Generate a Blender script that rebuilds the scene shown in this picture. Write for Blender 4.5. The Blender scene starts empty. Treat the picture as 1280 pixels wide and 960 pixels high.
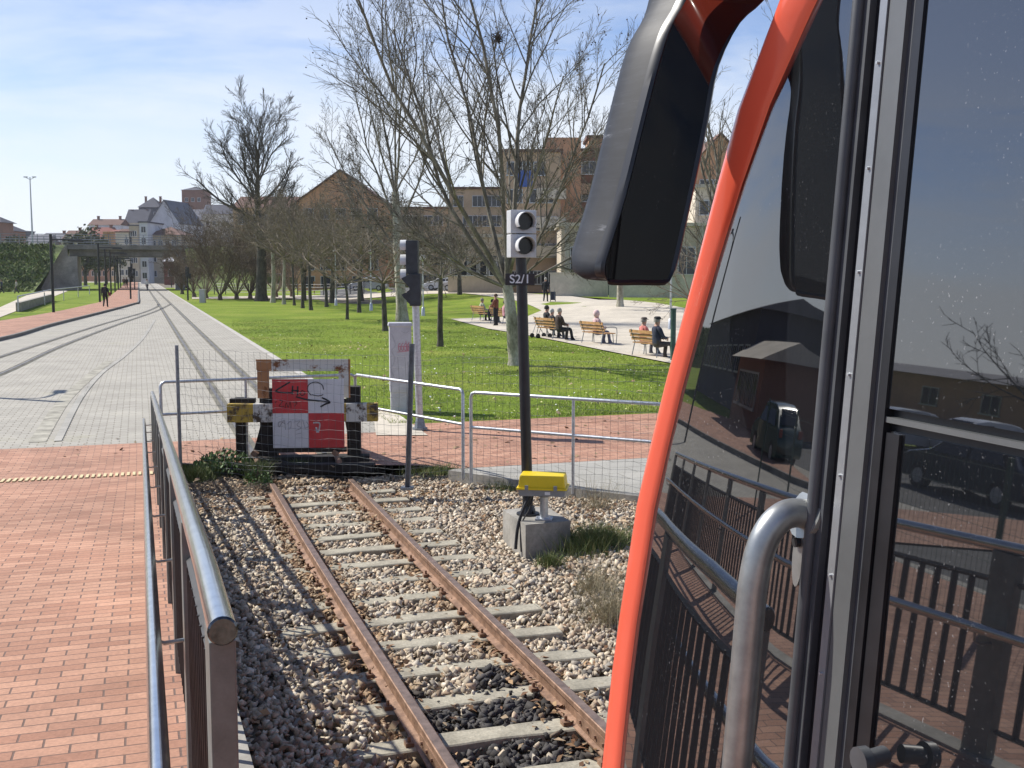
import bpy, bmesh, math, random
import numpy as np
from mathutils import Vector, Matrix, Euler
from mathutils.geometry import tessellate_polygon
random.seed(7); np.random.seed(7)
PI = math.pi; R = math.radians
scene = bpy.context.scene
col = scene.collection
# ------------------------------------------------------------------ camera model (photo pixels -> place)
F = 1400.0; CX, CY = 640.0, 480.0; H = 2.68; HOR = 340.0
TH = math.atan((CX - 175) / F)
PT = math.atan((CY - HOR) / F); SP, CP = math.sin(PT), math.cos(PT)
CAM = Vector((0, 0, H))
def ray(u, v):
    a = (u - CX) / F; b = (CY - v) / F
    return Vector((a, CP + b * SP, b * CP - SP))
def sstep(x, a, b):
    t = min(1, max(0, (x - a) / (b - a))); return t * t * (3 - 2 * t)
def terr(x, y):
    z = 0.66 * sstep(y, 57, 76) * sstep(x * math.cos(TH) + y * math.sin(TH), 18, 28)
    return z
def at_z(u, v, z=0.0):
    d = ray(u, v); t = (z - H) / d.z
    return CAM + d * t
def at_d(u, v, D):
    d = ray(u, v); return CAM + d * (D / d.y)
def g(u, v, off=0.0):
    z = 0.0
    for _ in range(30):
        p = at_z(u, v, z + off); z = 0.6 * z + 0.4 * terr(p.x, p.y)
    p = at_z(u, v, terr(p.x, p.y) + off) if False else p
    p.z = terr(p.x, p.y) + off
    return p
TH = math.atan((CX - 175) / F)
dv = Vector((-math.sin(TH), math.cos(TH), 0)); nv = Vector((math.cos(TH), math.sin(TH), 0))
def P(s, o, z=0.0): return dv * s + nv * o + Vector((0, 0, z))
def so(p): return (p.x * dv.x + p.y * dv.y, p.x * nv.x + p.y * nv.y)

# ------------------------------------------------------------------ materials
def new_mat(name):
    m = bpy.data.materials.new(name); m.use_nodes = True
    nt = m.node_tree; nt.nodes.clear()
    out = nt.nodes.new('ShaderNodeOutputMaterial'); b = nt.nodes.new('ShaderNodeBsdfPrincipled')
    nt.links.new(b.outputs[0], out.inputs[0])
    return m, nt, b
def nd(nt, t, **kw):
    n = nt.nodes.new(t)
    for k, v in kw.items(): setattr(n, k, v)
    return n
def coords(nt, kind='Object', scale=(1, 1, 1), rot=(0, 0, 0)):
    tc = nd(nt, 'ShaderNodeTexCoord'); mp = nd(nt, 'ShaderNodeMapping')
    mp.inputs['Scale'].default_value = scale; mp.inputs['Rotation'].default_value = rot
    nt.links.new(tc.outputs[kind], mp.inputs[0]); return mp.outputs[0]
def noise(nt, vec, scale, detail=6, rough=.6):
    n = nd(nt, 'ShaderNodeTexNoise'); n.inputs['Scale'].default_value = scale
    n.inputs['Detail'].default_value = detail; n.inputs['Roughness'].default_value = rough
    nt.links.new(vec, n.inputs['Vector']); return n
def ramp(nt, fac, stops, interp='LINEAR'):
    r = nd(nt, 'ShaderNodeValToRGB'); r.color_ramp.interpolation = interp
    el = r.color_ramp.elements
    while len(el) < len(stops): el.new(0.5)
    for e, (p, c) in zip(el, stops):
        e.position = p; e.color = (*c, 1) if len(c) == 3 else c
    nt.links.new(fac, r.inputs[0]); return r.outputs[0]
def mixc(nt, fac, a, b, mode='MIX'):
    m = nd(nt, 'ShaderNodeMix', data_type='RGBA', blend_type=mode)
    for sock, v in ((m.inputs[0], fac), (m.inputs[6], a), (m.inputs[7], b)):
        if isinstance(v, (int, float)): sock.default_value = v
        elif isinstance(v, tuple): sock.default_value = (*v, 1) if len(v) == 3 else v
        else: nt.links.new(v, sock)
    return m.outputs[2]
def bumpn(nt, b, h, strength=.3, dist=.01):
    bp = nd(nt, 'ShaderNodeBump'); bp.inputs['Strength'].default_value = strength
    bp.inputs['Distance'].default_value = dist
    nt.links.new(h, bp.inputs['Height']); nt.links.new(bp.outputs[0], b.inputs['Normal'])
def pm(name, c, rough=.6, metal=0, var=.2, scale=6, bump=0, dist=.01, c2=None, lo=.35, hi=.65, spec=None, fine=0):
    m, nt, b = new_mat(name)
    v = coords(nt); n = noise(nt, v, scale)
    a = tuple(x * (1 - var) for x in c); d = c2 or tuple(min(1, x * (1 + var)) for x in c)
    cc = ramp(nt, n.outputs[0], [(lo, a), (hi, d)])
    if fine:
        n2 = noise(nt, v, scale * 9, 3, .7)
        cc = mixc(nt, 1.0, cc, ramp(nt, n2.outputs[0], [(.3, (1 - fine,) * 3), (.7, (1, 1, 1))]), 'MULTIPLY')
    nt.links.new(cc, b.inputs['Base Color'])
    b.inputs['Roughness'].default_value = rough; b.inputs['Metallic'].default_value = metal
    if spec is not None: b.inputs['Specular IOR Level'].default_value = spec
    if bump: bumpn(nt, b, n.outputs[0], bump, dist)
    return m
def paver(name, c1, c2, mortar, w=.2, h=.1, gap=.008, rot=-TH, stain=(.75, 1.1), rough=.85, dirt=None):
    m, nt, b = new_mat(name)
    v = coords(nt, rot=(0, 0, rot))
    br = nd(nt, 'ShaderNodeTexBrick'); nt.links.new(v, br.inputs['Vector'])
    br.inputs['Scale'].default_value = 1; br.inputs['Brick Width'].default_value = w
    br.inputs['Row Height'].default_value = h; br.inputs['Mortar Size'].default_value = gap
    br.inputs['Mortar Smooth'].default_value = .3; br.inputs['Bias'].default_value = 0
    br.inputs['Color1'].default_value = (*c1, 1); br.inputs['Color2'].default_value = (*c2, 1)
    br.inputs['Mortar'].default_value = (*mortar, 1)
    wn = noise(nt, v, 1.9, 3, .5); wv = nd(nt, 'ShaderNodeMix', data_type='VECTOR'); wv.inputs[0].default_value = .008 if w < .4 else .0; nt.links.new(v, wv.inputs[4]); nt.links.new(wn.outputs['Color'], wv.inputs[5]); nt.links.new(wv.outputs[1], br.inputs['Vector'])
    n = noise(nt, v, .7, 8, .65); n2 = noise(nt, v, 60, 3, .6)
    c = mixc(nt, 1.0, br.outputs[0], ramp(nt, n.outputs[0], [(.3, (stain[0],) * 3), (.7, (stain[1],) * 3)]), 'MULTIPLY')
    c = mixc(nt, 1.0, c, ramp(nt, n2.outputs[0], [(.3, (.8,) * 3), (.7, (1.1,) * 3)]), 'MULTIPLY')
    if dirt:
        n3 = noise(nt, v, .35, 6, .7)
        f = ramp(nt, n3.outputs[0], [(.6, (0, 0, 0)), (.72, (.55,) * 3)])
        c = mixc(nt, f, c, dirt)
    nt.links.new(c, b.inputs['Base Color']); b.inputs['Roughness'].default_value = rough
    inv = ramp(nt, br.outputs['Fac'], [(0, (1,) * 3), (1, (0,) * 3)])
    bumpn(nt, b, inv, .6, .006)
    return m
M = {}
M['brick_pave'] = paver('brick_pave', (.54, .295, .192), (.37, .18, .112), (.17, .105, .08), gap=.005, stain=(.72, 1.15), dirt=(.36, .24, .16))
M['cobble'] = paver('cobble', (.45, .42, .355), (.38, .355, .30), (.21, .19, .145), w=.24, h=.14, gap=.010, stain=(.82, 1.12), dirt=(.23, .22, .12))
M['slab'] = paver('slab', (.42, .40, .35), (.38, .365, .32), (.25, .24, .2), w=.6, h=.4, gap=.01)
M['path'] = pm('path', (.56, .50, .40), .9, var=.14, scale=.6, fine=.15, bump=.2, dist=.02)
M['kerb'] = pm('kerb', (.50, .47, .42), .85, var=.15, scale=2, fine=.2, bump=.3)
M['kerb_dark'] = pm('kerb_dark', (.20, .19, .17), .85, var=.2, scale=2, fine=.2)
M['concrete'] = pm('concrete', (.33, .31, .27), .88, var=.25, scale=3, fine=.25, bump=.4, dist=.006)
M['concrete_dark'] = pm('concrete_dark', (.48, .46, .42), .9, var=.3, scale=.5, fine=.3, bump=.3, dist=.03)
M['deck_concrete_shade'] = pm('deck_concrete_shade', (.20, .195, .18), .9, var=.35, scale=.4, fine=.3)  # darker than the abutment concrete; the deck's shade is put into its colour
M['cap_dark'] = pm('cap_dark', (.10, .10, .10), .12, 1, var=.3, scale=60)
M['concrete_pale'] = pm('concrete_pale', (.48, .45, .38), .88, var=.2, scale=.5, fine=.2)
M['soil'] = pm('soil', (.17, .14, .10), .95, var=.4, scale=4, bump=.8, dist=.03, fine=.3)
M['asphalt'] = pm('asphalt', (.09, .09, .09), .9, var=.25, scale=1.5, fine=.2)
M['steel'] = pm('steel', (.62, .61, .59), .2, 1, var=.1, scale=14, bump=.05, dist=.002)
M['steel_worn'] = pm('steel_worn', (.36, .37, .36), .36, .75, var=.2, scale=20, bump=.1, dist=.002)
M['galv'] = pm('galv', (.50, .52, .54), .45, .75, var=.15, scale=25)
M['galv_dark'] = pm('galv_dark', (.22, .24, .26), .5, .6, var=.2, scale=20)
M['bars'] = pm('bars', (.035, .034, .033), .55, .1, var=.3, scale=10)
M['post_steel'] = pm('post_steel', (.15, .175, .165), .42, .1, var=.15, scale=16, fine=.1)
M['black_paint'] = pm('black_paint', (.018, .018, .02), .4, var=.2, scale=12)
M['dark_paint'] = pm('dark_paint', (.03, .035, .04), .5, var=.3, scale=8)
M['rubber'] = pm('rubber', (.02, .02, .022), .6, var=.3, scale=20)
M['rust_rail'] = pm('rust_rail', (.30, .17, .105), .62, .25, var=.35, scale=9, fine=.35, bump=.3, dist=.003, c2=(.40, .245, .16))
M['rail_top'] = pm('rail_top', (.34, .24, .18), .42, .6, var=.25, scale=12, fine=.2)
M['rail_street'] = pm('rail_street', (.20, .18, .15), .45, .5, var=.3, scale=5)
M['groove'] = pm('groove', (.13, .12, .095), .9, var=.3, scale=1.5, c2=(.22, .205, .15))
M['sleeper'] = pm('sleeper', (.40, .365, .28), .92, var=.25, scale=5, fine=.4, bump=.5, dist=.008)
M['wood_black'] = pm('wood_black', (.022, .018, .015), .85, var=.5, scale=8, bump=.5, dist=.01)
M['yellow'] = pm('yellow', (.75, .55, .015), .42, var=.06, scale=5)
M['grey_plastic'] = pm('grey_plastic', (.24, .25, .26), .5, var=.1, scale=10)
M['signal_grey'] = pm('signal_grey', (.50, .51, .51), .5, var=.1, scale=12)
M['visor'] = pm('visor', (.62, .62, .60), .5, var=.12, scale=12)
M['white'] = pm('white', (.72, .72, .72), .5, var=.08, scale=6)
M['ink'] = pm('ink', (.03, .03, .035), .6)
M['ink_grey'] = pm('ink_grey', (.30, .30, .32), .6)
M['ink_pink'] = pm('ink_pink', (.52, .20, .25), .6)
M['ink_red'] = pm('ink_red', (.12, .02, .02), .6)
M['lens'] = pm('lens', (.006, .007, .006), .25, var=.3, scale=30)
M['cabinet'] = pm('cabinet', (.50, .49, .52), .55, var=.1, scale=4, fine=.12)
M['plant_green'] = pm('plant_green', (.085, .15, .035), .7, var=.4, scale=12)
M['dry_grass'] = pm('dry_grass', (.36, .31, .18), .85, var=.3, scale=10)
M['ivy'] = pm('ivy', (.06, .115, .03), .6, var=.5, scale=5)
M['wood_bench'] = pm('wood_bench', (.42, .23, .09), .55, var=.25, scale=7)
M['orange'] = pm('orange', (.90, .14, .075), .28, var=.03, scale=3); 
M['train_grey'] = pm('train_grey', (.13, .135, .135), .38, .3, var=.08, scale=6, fine=.06)
M['train_alu'] = pm('train_alu', (.30, .31, .32), .35, .5, var=.12, scale=8, fine=.08)
M['train_black'] = pm('train_black', (.012, .012, .014), .35, var=.3, scale=12)
M['train_rubber'] = pm('train_rubber', (.06, .064, .07), .45, var=.2, scale=12)
M['train_white'] = pm('train_white', (.7, .7, .7), .3, var=.05)
M['green_post'] = pm('green_post', (.04, .09, .07), .5)
M['nest'] = pm('nest', (.05, .035, .025), .9)
for k in ('orange', 'train_white'):
    pb = [n for n in M[k].node_tree.nodes if n.type == 'BSDF_PRINCIPLED'][0]; pb.inputs['Coat Weight'].default_value = 1.0; pb.inputs['Coat Roughness'].default_value = .12
def grass_mat():
    m, nt, b = new_mat('grass_ground'); v = coords(nt)
    n = noise(nt, v, .25, 8, .65); n2 = noise(nt, v, 7, 6, .75)
    c = ramp(nt, n.outputs[0], [(.3, (.12, .185, .018)), (.5, (.20, .28, .026)), (.7, (.30, .33, .06))])
    c = mixc(nt, 1, c, ramp(nt, n2.outputs[0], [(.3, (.45,) * 3), (.65, (1.15,) * 3)]), 'MULTIPLY')
    n4 = noise(nt, v, .9, 8, .75); c = mixc(nt, ramp(nt, n4.outputs[0], [(.56, (0,) * 3), (.72, (.8,) * 3)]), c, (.24, .21, .09))
    nt.links.new(c, b.inputs['Base Color']); b.inputs['Roughness'].default_value = .95
    b.inputs['Specular IOR Level'].default_value = .15
    bumpn(nt, b, n2.outputs[0], .9, .06); return m
M['grass'] = grass_mat()
def attr_mat(name, rough=.85, attr='Col', fine=.3, bump=.4, transl=0):
    m, nt, b = new_mat(name); a = nd(nt, 'ShaderNodeAttribute', attribute_name=attr)
    v = coords(nt); n = noise(nt, v, 60, 4, .7)
    c = mixc(nt, 1, a.outputs['Color'], ramp(nt, n.outputs[0], [(.3, (1 - fine,) * 3), (.7, (1.05,) * 3)]), 'MULTIPLY')
    nt.links.new(c, b.inputs['Base Color']); b.inputs['Roughness'].default_value = rough
    if bump: bumpn(nt, b, n.outputs[0], bump, .004)
    return m
M['stones'] = attr_mat('stones'); M['blades'] = attr_mat('blades', .8, fine=.1, bump=0); M['leaves'] = attr_mat('leaves', .8, fine=.3, bump=0)
def bark(name, a, b_, c, sc=3.0):
    m, nt, b = new_mat(name); v = coords(nt, scale=(1, 1, .45))
    n = noise(nt, v, sc, 5, .6); n2 = noise(nt, v, sc * 8, 4, .7)
    cc = ramp(nt, n.outputs[0], [(.32, a), (.48, b_), (.62, c)])
    cc = mixc(nt, 1, cc, ramp(nt, n2.outputs[0], [(.3, (.65,) * 3), (.7, (1.1,) * 3)]), 'MULTIPLY')
    nt.links.new(cc, b.inputs['Base Color']); b.inputs['Roughness'].default_value = .9
    bumpn(nt, b, n2.outputs[0], .6, .02); return m
M['bark_plane'] = bark('bark_plane', (.20, .18, .12), (.36, .34, .26), (.50, .48, .40), 2.5)
M['bark_limb'] = bark('bark_limb', (.10, .088, .065), (.165, .145, .11), (.29, .265, .21), 3)
M['bark_dark'] = bark('bark_dark', (.05, .045, .035), (.085, .075, .058), (.125, .112, .088), 5)
M['bark_brown'] = bark('bark_brown', (.09, .065, .045), (.13, .10, .07), (.18, .14, .10), 5)
M['bark_gold'] = bark('bark_gold', (.14, .112, .078), (.21, .17, .12), (.29, .24, .17), 5)
def glass_mat(name, base=(.008, .009, .011), ior=1.75, rough=.015, dust=.12):
    m, nt, b = new_mat(name); v = coords(nt)
    n = noise(nt, v, 3.5, 5, .6); n2 = noise(nt, v, 260, 2, .5)
    f = ramp(nt, n2.outputs[0], [(.66, (0,) * 3), (.74, (1,) * 3)]); f2 = ramp(nt, n.outputs[0], [(.45, (0,) * 3), (.7, (1,) * 3)])
    mu = mixc(nt, 1, f, f2, 'MULTIPLY')
    mu2 = mixc(nt, 1, mu, (dust,) * 3, 'MULTIPLY')
    c = mixc(nt, 1, (*base,), mu2, 'ADD')
    nt.links.new(c, b.inputs['Base Color'])
    b.inputs['Roughness'].default_value = rough; b.inputs['IOR'].default_value = ior
    return m
M['train_glass'] = glass_mat('train_glass', ior=2.35, dust=.22)
M['mirror_glass'] = glass_mat('mirror_glass', base=(.006, .006, .007), ior=1.7, dust=.03)
M['pane'] = glass_mat('pane', base=(.03, .035, .045), ior=1.5, rough=.08, dust=0)
def scratched():
    m, nt, b = new_mat('mirror_shell'); v = coords(nt, scale=(6, 6, 60), rot=(.5, .3, 0))
    n = noise(nt, v, 1.3, 6, .8); v2 = coords(nt, scale=(1, 1, 1)); n2 = noise(nt, v2, 25, 4, .6)
    c = ramp(nt, n.outputs[0], [(.45, (.008, .010, .015)), (.62, (.018, .021, .028)), (.70, (.17, .18, .20))])
    c = mixc(nt, 1, c, ramp(nt, n2.outputs[0], [(.3, (.7,) * 3), (.7, (1.2,) * 3)]), 'MULTIPLY')
    nt.links.new(c, b.inputs['Base Color']); b.inputs['Roughness'].default_value = .55; b.inputs['Specular IOR Level'].default_value = .3; return m
M['mirror_shell'] = scratched()
def worn(name, stops, scale_x, rustc, lo=.52, hi=.6, axis=0, off=.5, sc=6):
    """paint in bands along one axis, flaking to a second colour by noise"""
    m, nt, b = new_mat(name); tc = nd(nt, 'ShaderNodeTexCoord'); sx = nd(nt, 'ShaderNodeSeparateXYZ')
    nt.links.new(tc.outputs['Object'], sx.inputs[0])
    ma = nd(nt, 'ShaderNodeMath', operation='MULTIPLY_ADD'); ma.inputs[1].default_value = scale_x; ma.inputs[2].default_value = off
    nt.links.new(sx.outputs[axis], ma.inputs[0])
    c = ramp(nt, ma.outputs[0], stops, 'CONSTANT')
    v = coords(nt); n = noise(nt, v, sc, 8, .75)
    f = ramp(nt, n.outputs[0], [(lo, (0,) * 3), (hi, (1,) * 3)])
    n2 = noise(nt, v, 30, 3, .6); c2 = mixc(nt, n2.outputs[0], rustc, tuple(x * .35 for x in rustc))
    c = mixc(nt, f, c, c2); nt.links.new(c, b.inputs['Base Color']); b.inputs['Roughness'].default_value = .7
    bumpn(nt, b, f, .3, .003); return m
Wt = (.55, .54, .50); Yl = (.44, .30, .045)
M['beam_paint'] = worn('beam_paint', [(0, Yl), (.12, Wt), (.26, Yl), (.75, Wt), (.89, Yl)], .488, (.10, .065, .04), .48, .57)
M['frame_paint'] = worn('frame_paint', [(0, (.36, .17, .07)), (.08, Wt), (.93, (.33, .15, .06))], .8, (.26, .10, .035), .56, .63)
M['board_white'] = pm('board_white', (.60, .60, .62), .45, var=.06, scale=5, fine=.05)
M['board_red'] = pm('board_red', (.50, .035, .04), .45, var=.12, scale=5, fine=.08)

# ------------------------------------------------------------------ mesh helpers
class MB:
    def __init__(s): s.v = []; s.f = []; s.m = []; s.smooth = False
    def add(s, vs, fs, mi=0):
        k = len(s.v); s.v += [tuple(p) for p in vs]; s.f += [tuple(i + k for i in f) for f in fs]; s.m += [mi] * len(fs); return s
    def box(s, c, size, rz=0, rx=0, ry=0, mi=0, taper=1.0):
        hx, hy, hz = (q / 2 for q in size); mt = Euler((rx, ry, rz)).to_matrix(); c = Vector(c); vs = []
        for z in (-1, 1):
            k = taper if z > 0 else 1
            for x, y in ((-1, -1), (1, -1), (1, 1), (-1, 1)): vs.append(c + mt @ Vector((x * hx * k, y * hy * k, z * hz)))
        return s.add(vs, [(0, 3, 2, 1), (4, 5, 6, 7), (0, 1, 5, 4), (1, 2, 6, 5), (2, 3, 7, 6), (3, 0, 4, 7)], mi)
    def rbox(s, c, size, b=.01, rz=0, mi=0, taper=1.0):
        """box with chamfered edges"""
        bm = bmesh.new(); bmesh.ops.create_cube(bm, size=1)
        for v in bm.verts: v.co = Vector((v.co.x * size[0], v.co.y * size[1], v.co.z * size[2]))
        if taper != 1:
            for v in bm.verts:
                if v.co.z > 0: v.co.x *= taper; v.co.y *= taper
        bmesh.ops.bevel(bm, geom=bm.edges[:], offset=b, segments=2, profile=.7, affect='EDGES')
        mt = Matrix.Translation(Vector(c)) @ Matrix.Rotation(rz, 4, 'Z'); bm.verts.index_update()
        s.add([mt @ v.co for v in bm.verts], [[v.index for v in f.verts] for f in bm.faces], mi); bm.free(); return s
    def tube(s, pts, r, n=8, mi=0, cap=True, closed=False):
        pts = [Vector(p) for p in pts]; N = len(pts)
        rs = r if isinstance(r, (list, tuple)) else [r] * N
        k = len(s.v); up = None
        for i, p in enumerate(pts):
            a = pts[i - 1] if i > 0 else (pts[-1] if closed else p); b = pts[(i + 1) % N] if (i < N - 1 or closed) else p
            t = (b - a).normalized()
            if t.length < .5: t = Vector((0, 0, 1))
            if up is None:
                up = Vector((0, 0, 1)) if abs(t.z) < .9 else Vector((1, 0, 0))
            x = t.cross(up).normalized(); up = x.cross(t).normalized()
            for j in range(n):
                an = 2 * PI * j / n; s.v.append(tuple(p + (x * math.cos(an) + up * math.sin(an)) * rs[i]))
        M_ = N if closed else N - 1
        for i in range(M_):
            for j in range(n):
                a = k + i * n + j; b = k + i * n + (j + 1) % n; i2 = (i + 1) % N
                s.f.append((a, b, k + i2 * n + (j + 1) % n, k + i2 * n + j)); s.m.append(mi)
        if cap and not closed:
            s.f.append(tuple(k + j for j in reversed(range(n)))); s.m.append(mi)
            s.f.append(tuple(k + (N - 1) * n + j for j in range(n))); s.m.append(mi)
        return s
    def prism(s, poly, vec, mi=0):
        n = len(poly); A = [Vector(p) for p in poly]; B = [p + Vector(vec) for p in A]
        return s.add(A + B, [tuple(reversed(range(n))), tuple(range(n, 2 * n))] + [(i, (i + 1) % n, n + (i + 1) % n, n + i) for i in range(n)], mi)
    def loft(s, rings, mi=0, cap=True, closed=True):
        n = len(rings[0]); k = len(s.v)
        for r_ in rings: s.v += [tuple(p) for p in r_]
        for i in range(len(rings) - 1):
            for j in range(n if closed else n - 1):
                s.f.append((k + i * n + j, k + i * n + (j + 1) % n, k + (i + 1) * n + (j + 1) % n, k + (i + 1) * n + j)); s.m.append(mi)
        if cap:
            s.f.append(tuple(k + j for j in reversed(range(n)))); s.m.append(mi)
            s.f.append(tuple(k + (len(rings) - 1) * n + j for j in range(n))); s.m.append(mi)
        return s
    def sphere(s, c, r, nu=8, nv_=6, sc=(1, 1, 1), mi=0):
        rings = []
        for i in range(1, nv_):
            a = PI * i / nv_
            rings.append([(c[0] + r * sc[0] * math.sin(a) * math.cos(2 * PI * j / nu), c[1] + r * sc[1] * math.sin(a) * math.sin(2 * PI * j / nu), c[2] - r * sc[2] * math.cos(a)) for j in range(nu)])
        return s.loft(rings, mi)
def obj(name, mb, mats, parent=None, smooth=False, loc=None, rz=None, shift=None):
    me = bpy.data.meshes.new(name)
    vs = mb.v
    if shift is not None: vs = [(a - shift[0], b - shift[1], c - shift[2]) for a, b, c in vs]
    me.from_pydata(vs, [], mb.f)
    if not isinstance(mats, (list, tuple)): mats = [mats]
    for m in mats: me.materials.append(m)
    if len(mats) > 1: me.polygons.foreach_set('material_index', mb.m)
    if smooth:
        me.polygons.foreach_set('use_smooth', [True] * len(me.polygons))
        try: me.set_sharp_from_angle(angle=R(40))
        except Exception: pass
    me.update()
    o = bpy.data.objects.new(name, me); col.objects.link(o)
    if parent is not None: o.parent = parent
    if loc is not None: o.location = loc
    if rz is not None: o.rotation_euler = (0, 0, rz)
    return o
def tag(o, label=None, cat=None, group=None, kind=None):
    if label: o['label'] = label
    if cat: o['category'] = cat
    if group: o['group'] = group
    if kind: o['kind'] = kind
    return o
def thing(name, label, cat, loc=(0, 0, 0), rz=0, group=None):
    o = bpy.data.objects.new(name, None); col.objects.link(o); o.empty_display_size = .1
    o.location = loc; o.rotation_euler = (0, 0, rz); return tag(o, label, cat, group)
def kids(o): return [c for c in list(bpy.data.objects) if c.parent == o]
def dup(root, loc, rz, label, group=None, scale=None):
    def rec(o, par):
        c = o.copy(); col.objects.link(c); c.parent = par
        for ch in CH[o.name]: rec(ch, c)
        return c
    CH = {}
    def build(o):
        CH[o.name] = kids(o)
        for c in CH[o.name]: build(c)
    build(root)
    r = root.copy(); col.objects.link(r); r.location = loc; r.rotation_euler = (0, 0, rz); r['label'] = label
    if group: r['group'] = group
    if scale: r.scale = scale
    for ch in CH[root.name]: rec(ch, r)
    return r
def fast_mesh(name, V, Fc, mat, colr=None, smooth=False):
    """numpy triangles (or quads) to a mesh; colr = per-vertex colours"""
    me = bpy.data.meshes.new(name); n = len(V); k = Fc.shape[1]; m = len(Fc)
    me.vertices.add(n); me.vertices.foreach_set('co', V.astype(np.float32).ravel())
    me.loops.add(m * k); me.loops.foreach_set('vertex_index', Fc.astype(np.int32).ravel())
    me.polygons.add(m); me.polygons.foreach_set('loop_start', np.arange(0, m * k, k, dtype=np.int32))
    me.polygons.foreach_set('loop_total', np.full(m, k, dtype=np.int32))
    me.update(calc_edges=True)
    if colr is not None:
        ca = me.color_attributes.new('Col', 'FLOAT_COLOR', 'POINT')
        ca.data.foreach_set('color', np.concatenate([colr, np.ones((n, 1))], 1).astype(np.float32).ravel())
    me.materials.append(mat)
    o = bpy.data.objects.new(name, me); col.objects.link(o); return o
def polyfill(name, pts, mat, off, cuts=0, use_terr=True, kind='structure'):
    bm = bmesh.new(); vs = [bm.verts.new((p[0], p[1], 0)) for p in pts]; bm.faces.new(vs)
    bmesh.ops.triangulate(bm, faces=bm.faces[:])
    for _ in range(cuts):
        es = [e for e in bm.edges if e.calc_length() > 6]
        if es: bmesh.ops.subdivide_edges(bm, edges=es, cuts=1); bmesh.ops.triangulate(bm, faces=bm.faces[:])
    for v in bm.verts: v.co.z = off + (terr(v.co.x, v.co.y) if use_terr else 0)
    bmesh.ops.recalc_face_normals(bm, faces=bm.faces[:])
    if bm.faces[0].normal.z < 0: bmesh.ops.reverse_faces(bm, faces=bm.faces[:])
    me = bpy.data.meshes.new(name); bm.to_mesh(me); bm.free(); me.materials.append(mat)
    o = bpy.data.objects.new(name, me); col.objects.link(o); tag(o, kind=kind); return o
def ribbon(A, B, off, mb=None, mi=0, thick=0):
    """strip between two polylines of xy points"""
    mb = mb or MB(); n = len(A); k = len(mb.v)
    for a, b in zip(A, B):
        mb.v.append((a[0], a[1], off + terr(a[0], a[1]))); mb.v.append((b[0], b[1], off + terr(b[0], b[1])))
    for i in range(n - 1):
        mb.f.append((k + 2 * i, k + 2 * i + 1, k + 2 * i + 3, k + 2 * i + 2)); mb.m.append(mi)
    return mb
def catmull(pts, n=8):
    pts = [Vector(p) for p in pts]; out = []
    for i in range(len(pts) - 1):
        p0 = pts[max(0, i - 1)]; p1 = pts[i]; p2 = pts[i + 1]; p3 = pts[min(len(pts) - 1, i + 2)]
        for j in range(n):
            t = j / n
            out.append(.5 * ((2 * p1) + (p2 - p0) * t + (2 * p0 - 5 * p1 + 4 * p2 - p3) * t * t + (3 * p1 - p0 - 3 * p2 + p3) * t ** 3))
    out.append(pts[-1]); return out
def text_part(txt, size, mat, parent, loc, rot, name='lettering', ext=.002):
    cu = bpy.data.curves.new('t', 'FONT'); cu.body = txt; cu.size = size; cu.align_x = 'CENTER'; cu.align_y = 'CENTER'; cu.extrude = ext; cu.offset = size * .012
    o = bpy.data.objects.new('t', cu); me = bpy.data.meshes.new_from_object(o)
    bpy.data.objects.remove(o); me.materials.append(mat)
    t = bpy.data.objects.new(name, me); col.objects.link(t); t.parent = parent; t.location = loc; t.rotation_euler = rot; return t
# ------------------------------------------------------------------ camera, light, sky
cam = bpy.data.cameras.new('camera'); co = bpy.data.objects.new('camera', cam); col.objects.link(co)
cam.sensor_width = 36; cam.lens = F / 1280 * 36; cam.clip_end = 6000; cam.clip_start = .05
co.location = CAM; co.rotation_euler = (PI / 2 - PT, 0, 0); scene.camera = co
SAZ = R(66); SEL = R(44)
S = Vector((-math.sin(SAZ) * math.cos(SEL), math.cos(SAZ) * math.cos(SEL), math.sin(SEL)))
sl = bpy.data.lights.new('sun', 'SUN'); sl.energy = 5.0; sl.angle = R(.53); sl.color = (1, .955, .88)
sun = bpy.data.objects.new('sun', sl); col.objects.link(sun); sun.rotation_euler = S.to_track_quat('Z', 'Y').to_euler()
w = bpy.data.worlds.new('World'); scene.world = w; w.use_nodes = True; nt = w.node_tree; nt.nodes.clear()
out = nd(nt, 'ShaderNodeOutputWorld'); bg = nd(nt, 'ShaderNodeBackground'); bg.inputs[1].default_value = .09
sky = nd(nt, 'ShaderNodeTexSky', sky_type='NISHITA'); sky.sun_disc = False; sky.sun_elevation = SEL; sky.sun_rotation = -SAZ
sky.air_density = 1.0; sky.dust_density = .1; sky.ozone_density = 1.2; sky.altitude = 800
v = coords(nt, 'Generated', scale=(1.0, 1.0, 4.0)); n1 = noise(nt, v, 3.1, 9, .55); n1.inputs['Distortion'].default_value = .35
v2 = coords(nt, 'Generated', scale=(2.2, 2.2, 11.0)); n2 = noise(nt, v2, 2.4, 7, .6)
c1 = ramp(nt, n1.outputs[0], [(.42, (0,) * 3), (.58, (1,) * 3)])
c2 = ramp(nt, n2.outputs[0], [(.42, (0,) * 3), (.75, (.6,) * 3)])
tcz = nd(nt, 'ShaderNodeTexCoord'); sz = nd(nt, 'ShaderNodeSeparateXYZ'); nt.links.new(tcz.outputs['Generated'], sz.inputs[0])
low = ramp(nt, sz.outputs[2], [(0, (.85,) * 3), (.07, (.74,) * 3), (.125, (.50,) * 3), (.19, (.06,) * 3), (.5, (.0,) * 3)])
cov = mixc(nt, 1, c1, c2, 'SCREEN'); cov = mixc(nt, 1, cov, (.78,) * 3, 'MULTIPLY'); cov = mixc(nt, 1, cov, low, 'SCREEN')
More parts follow.
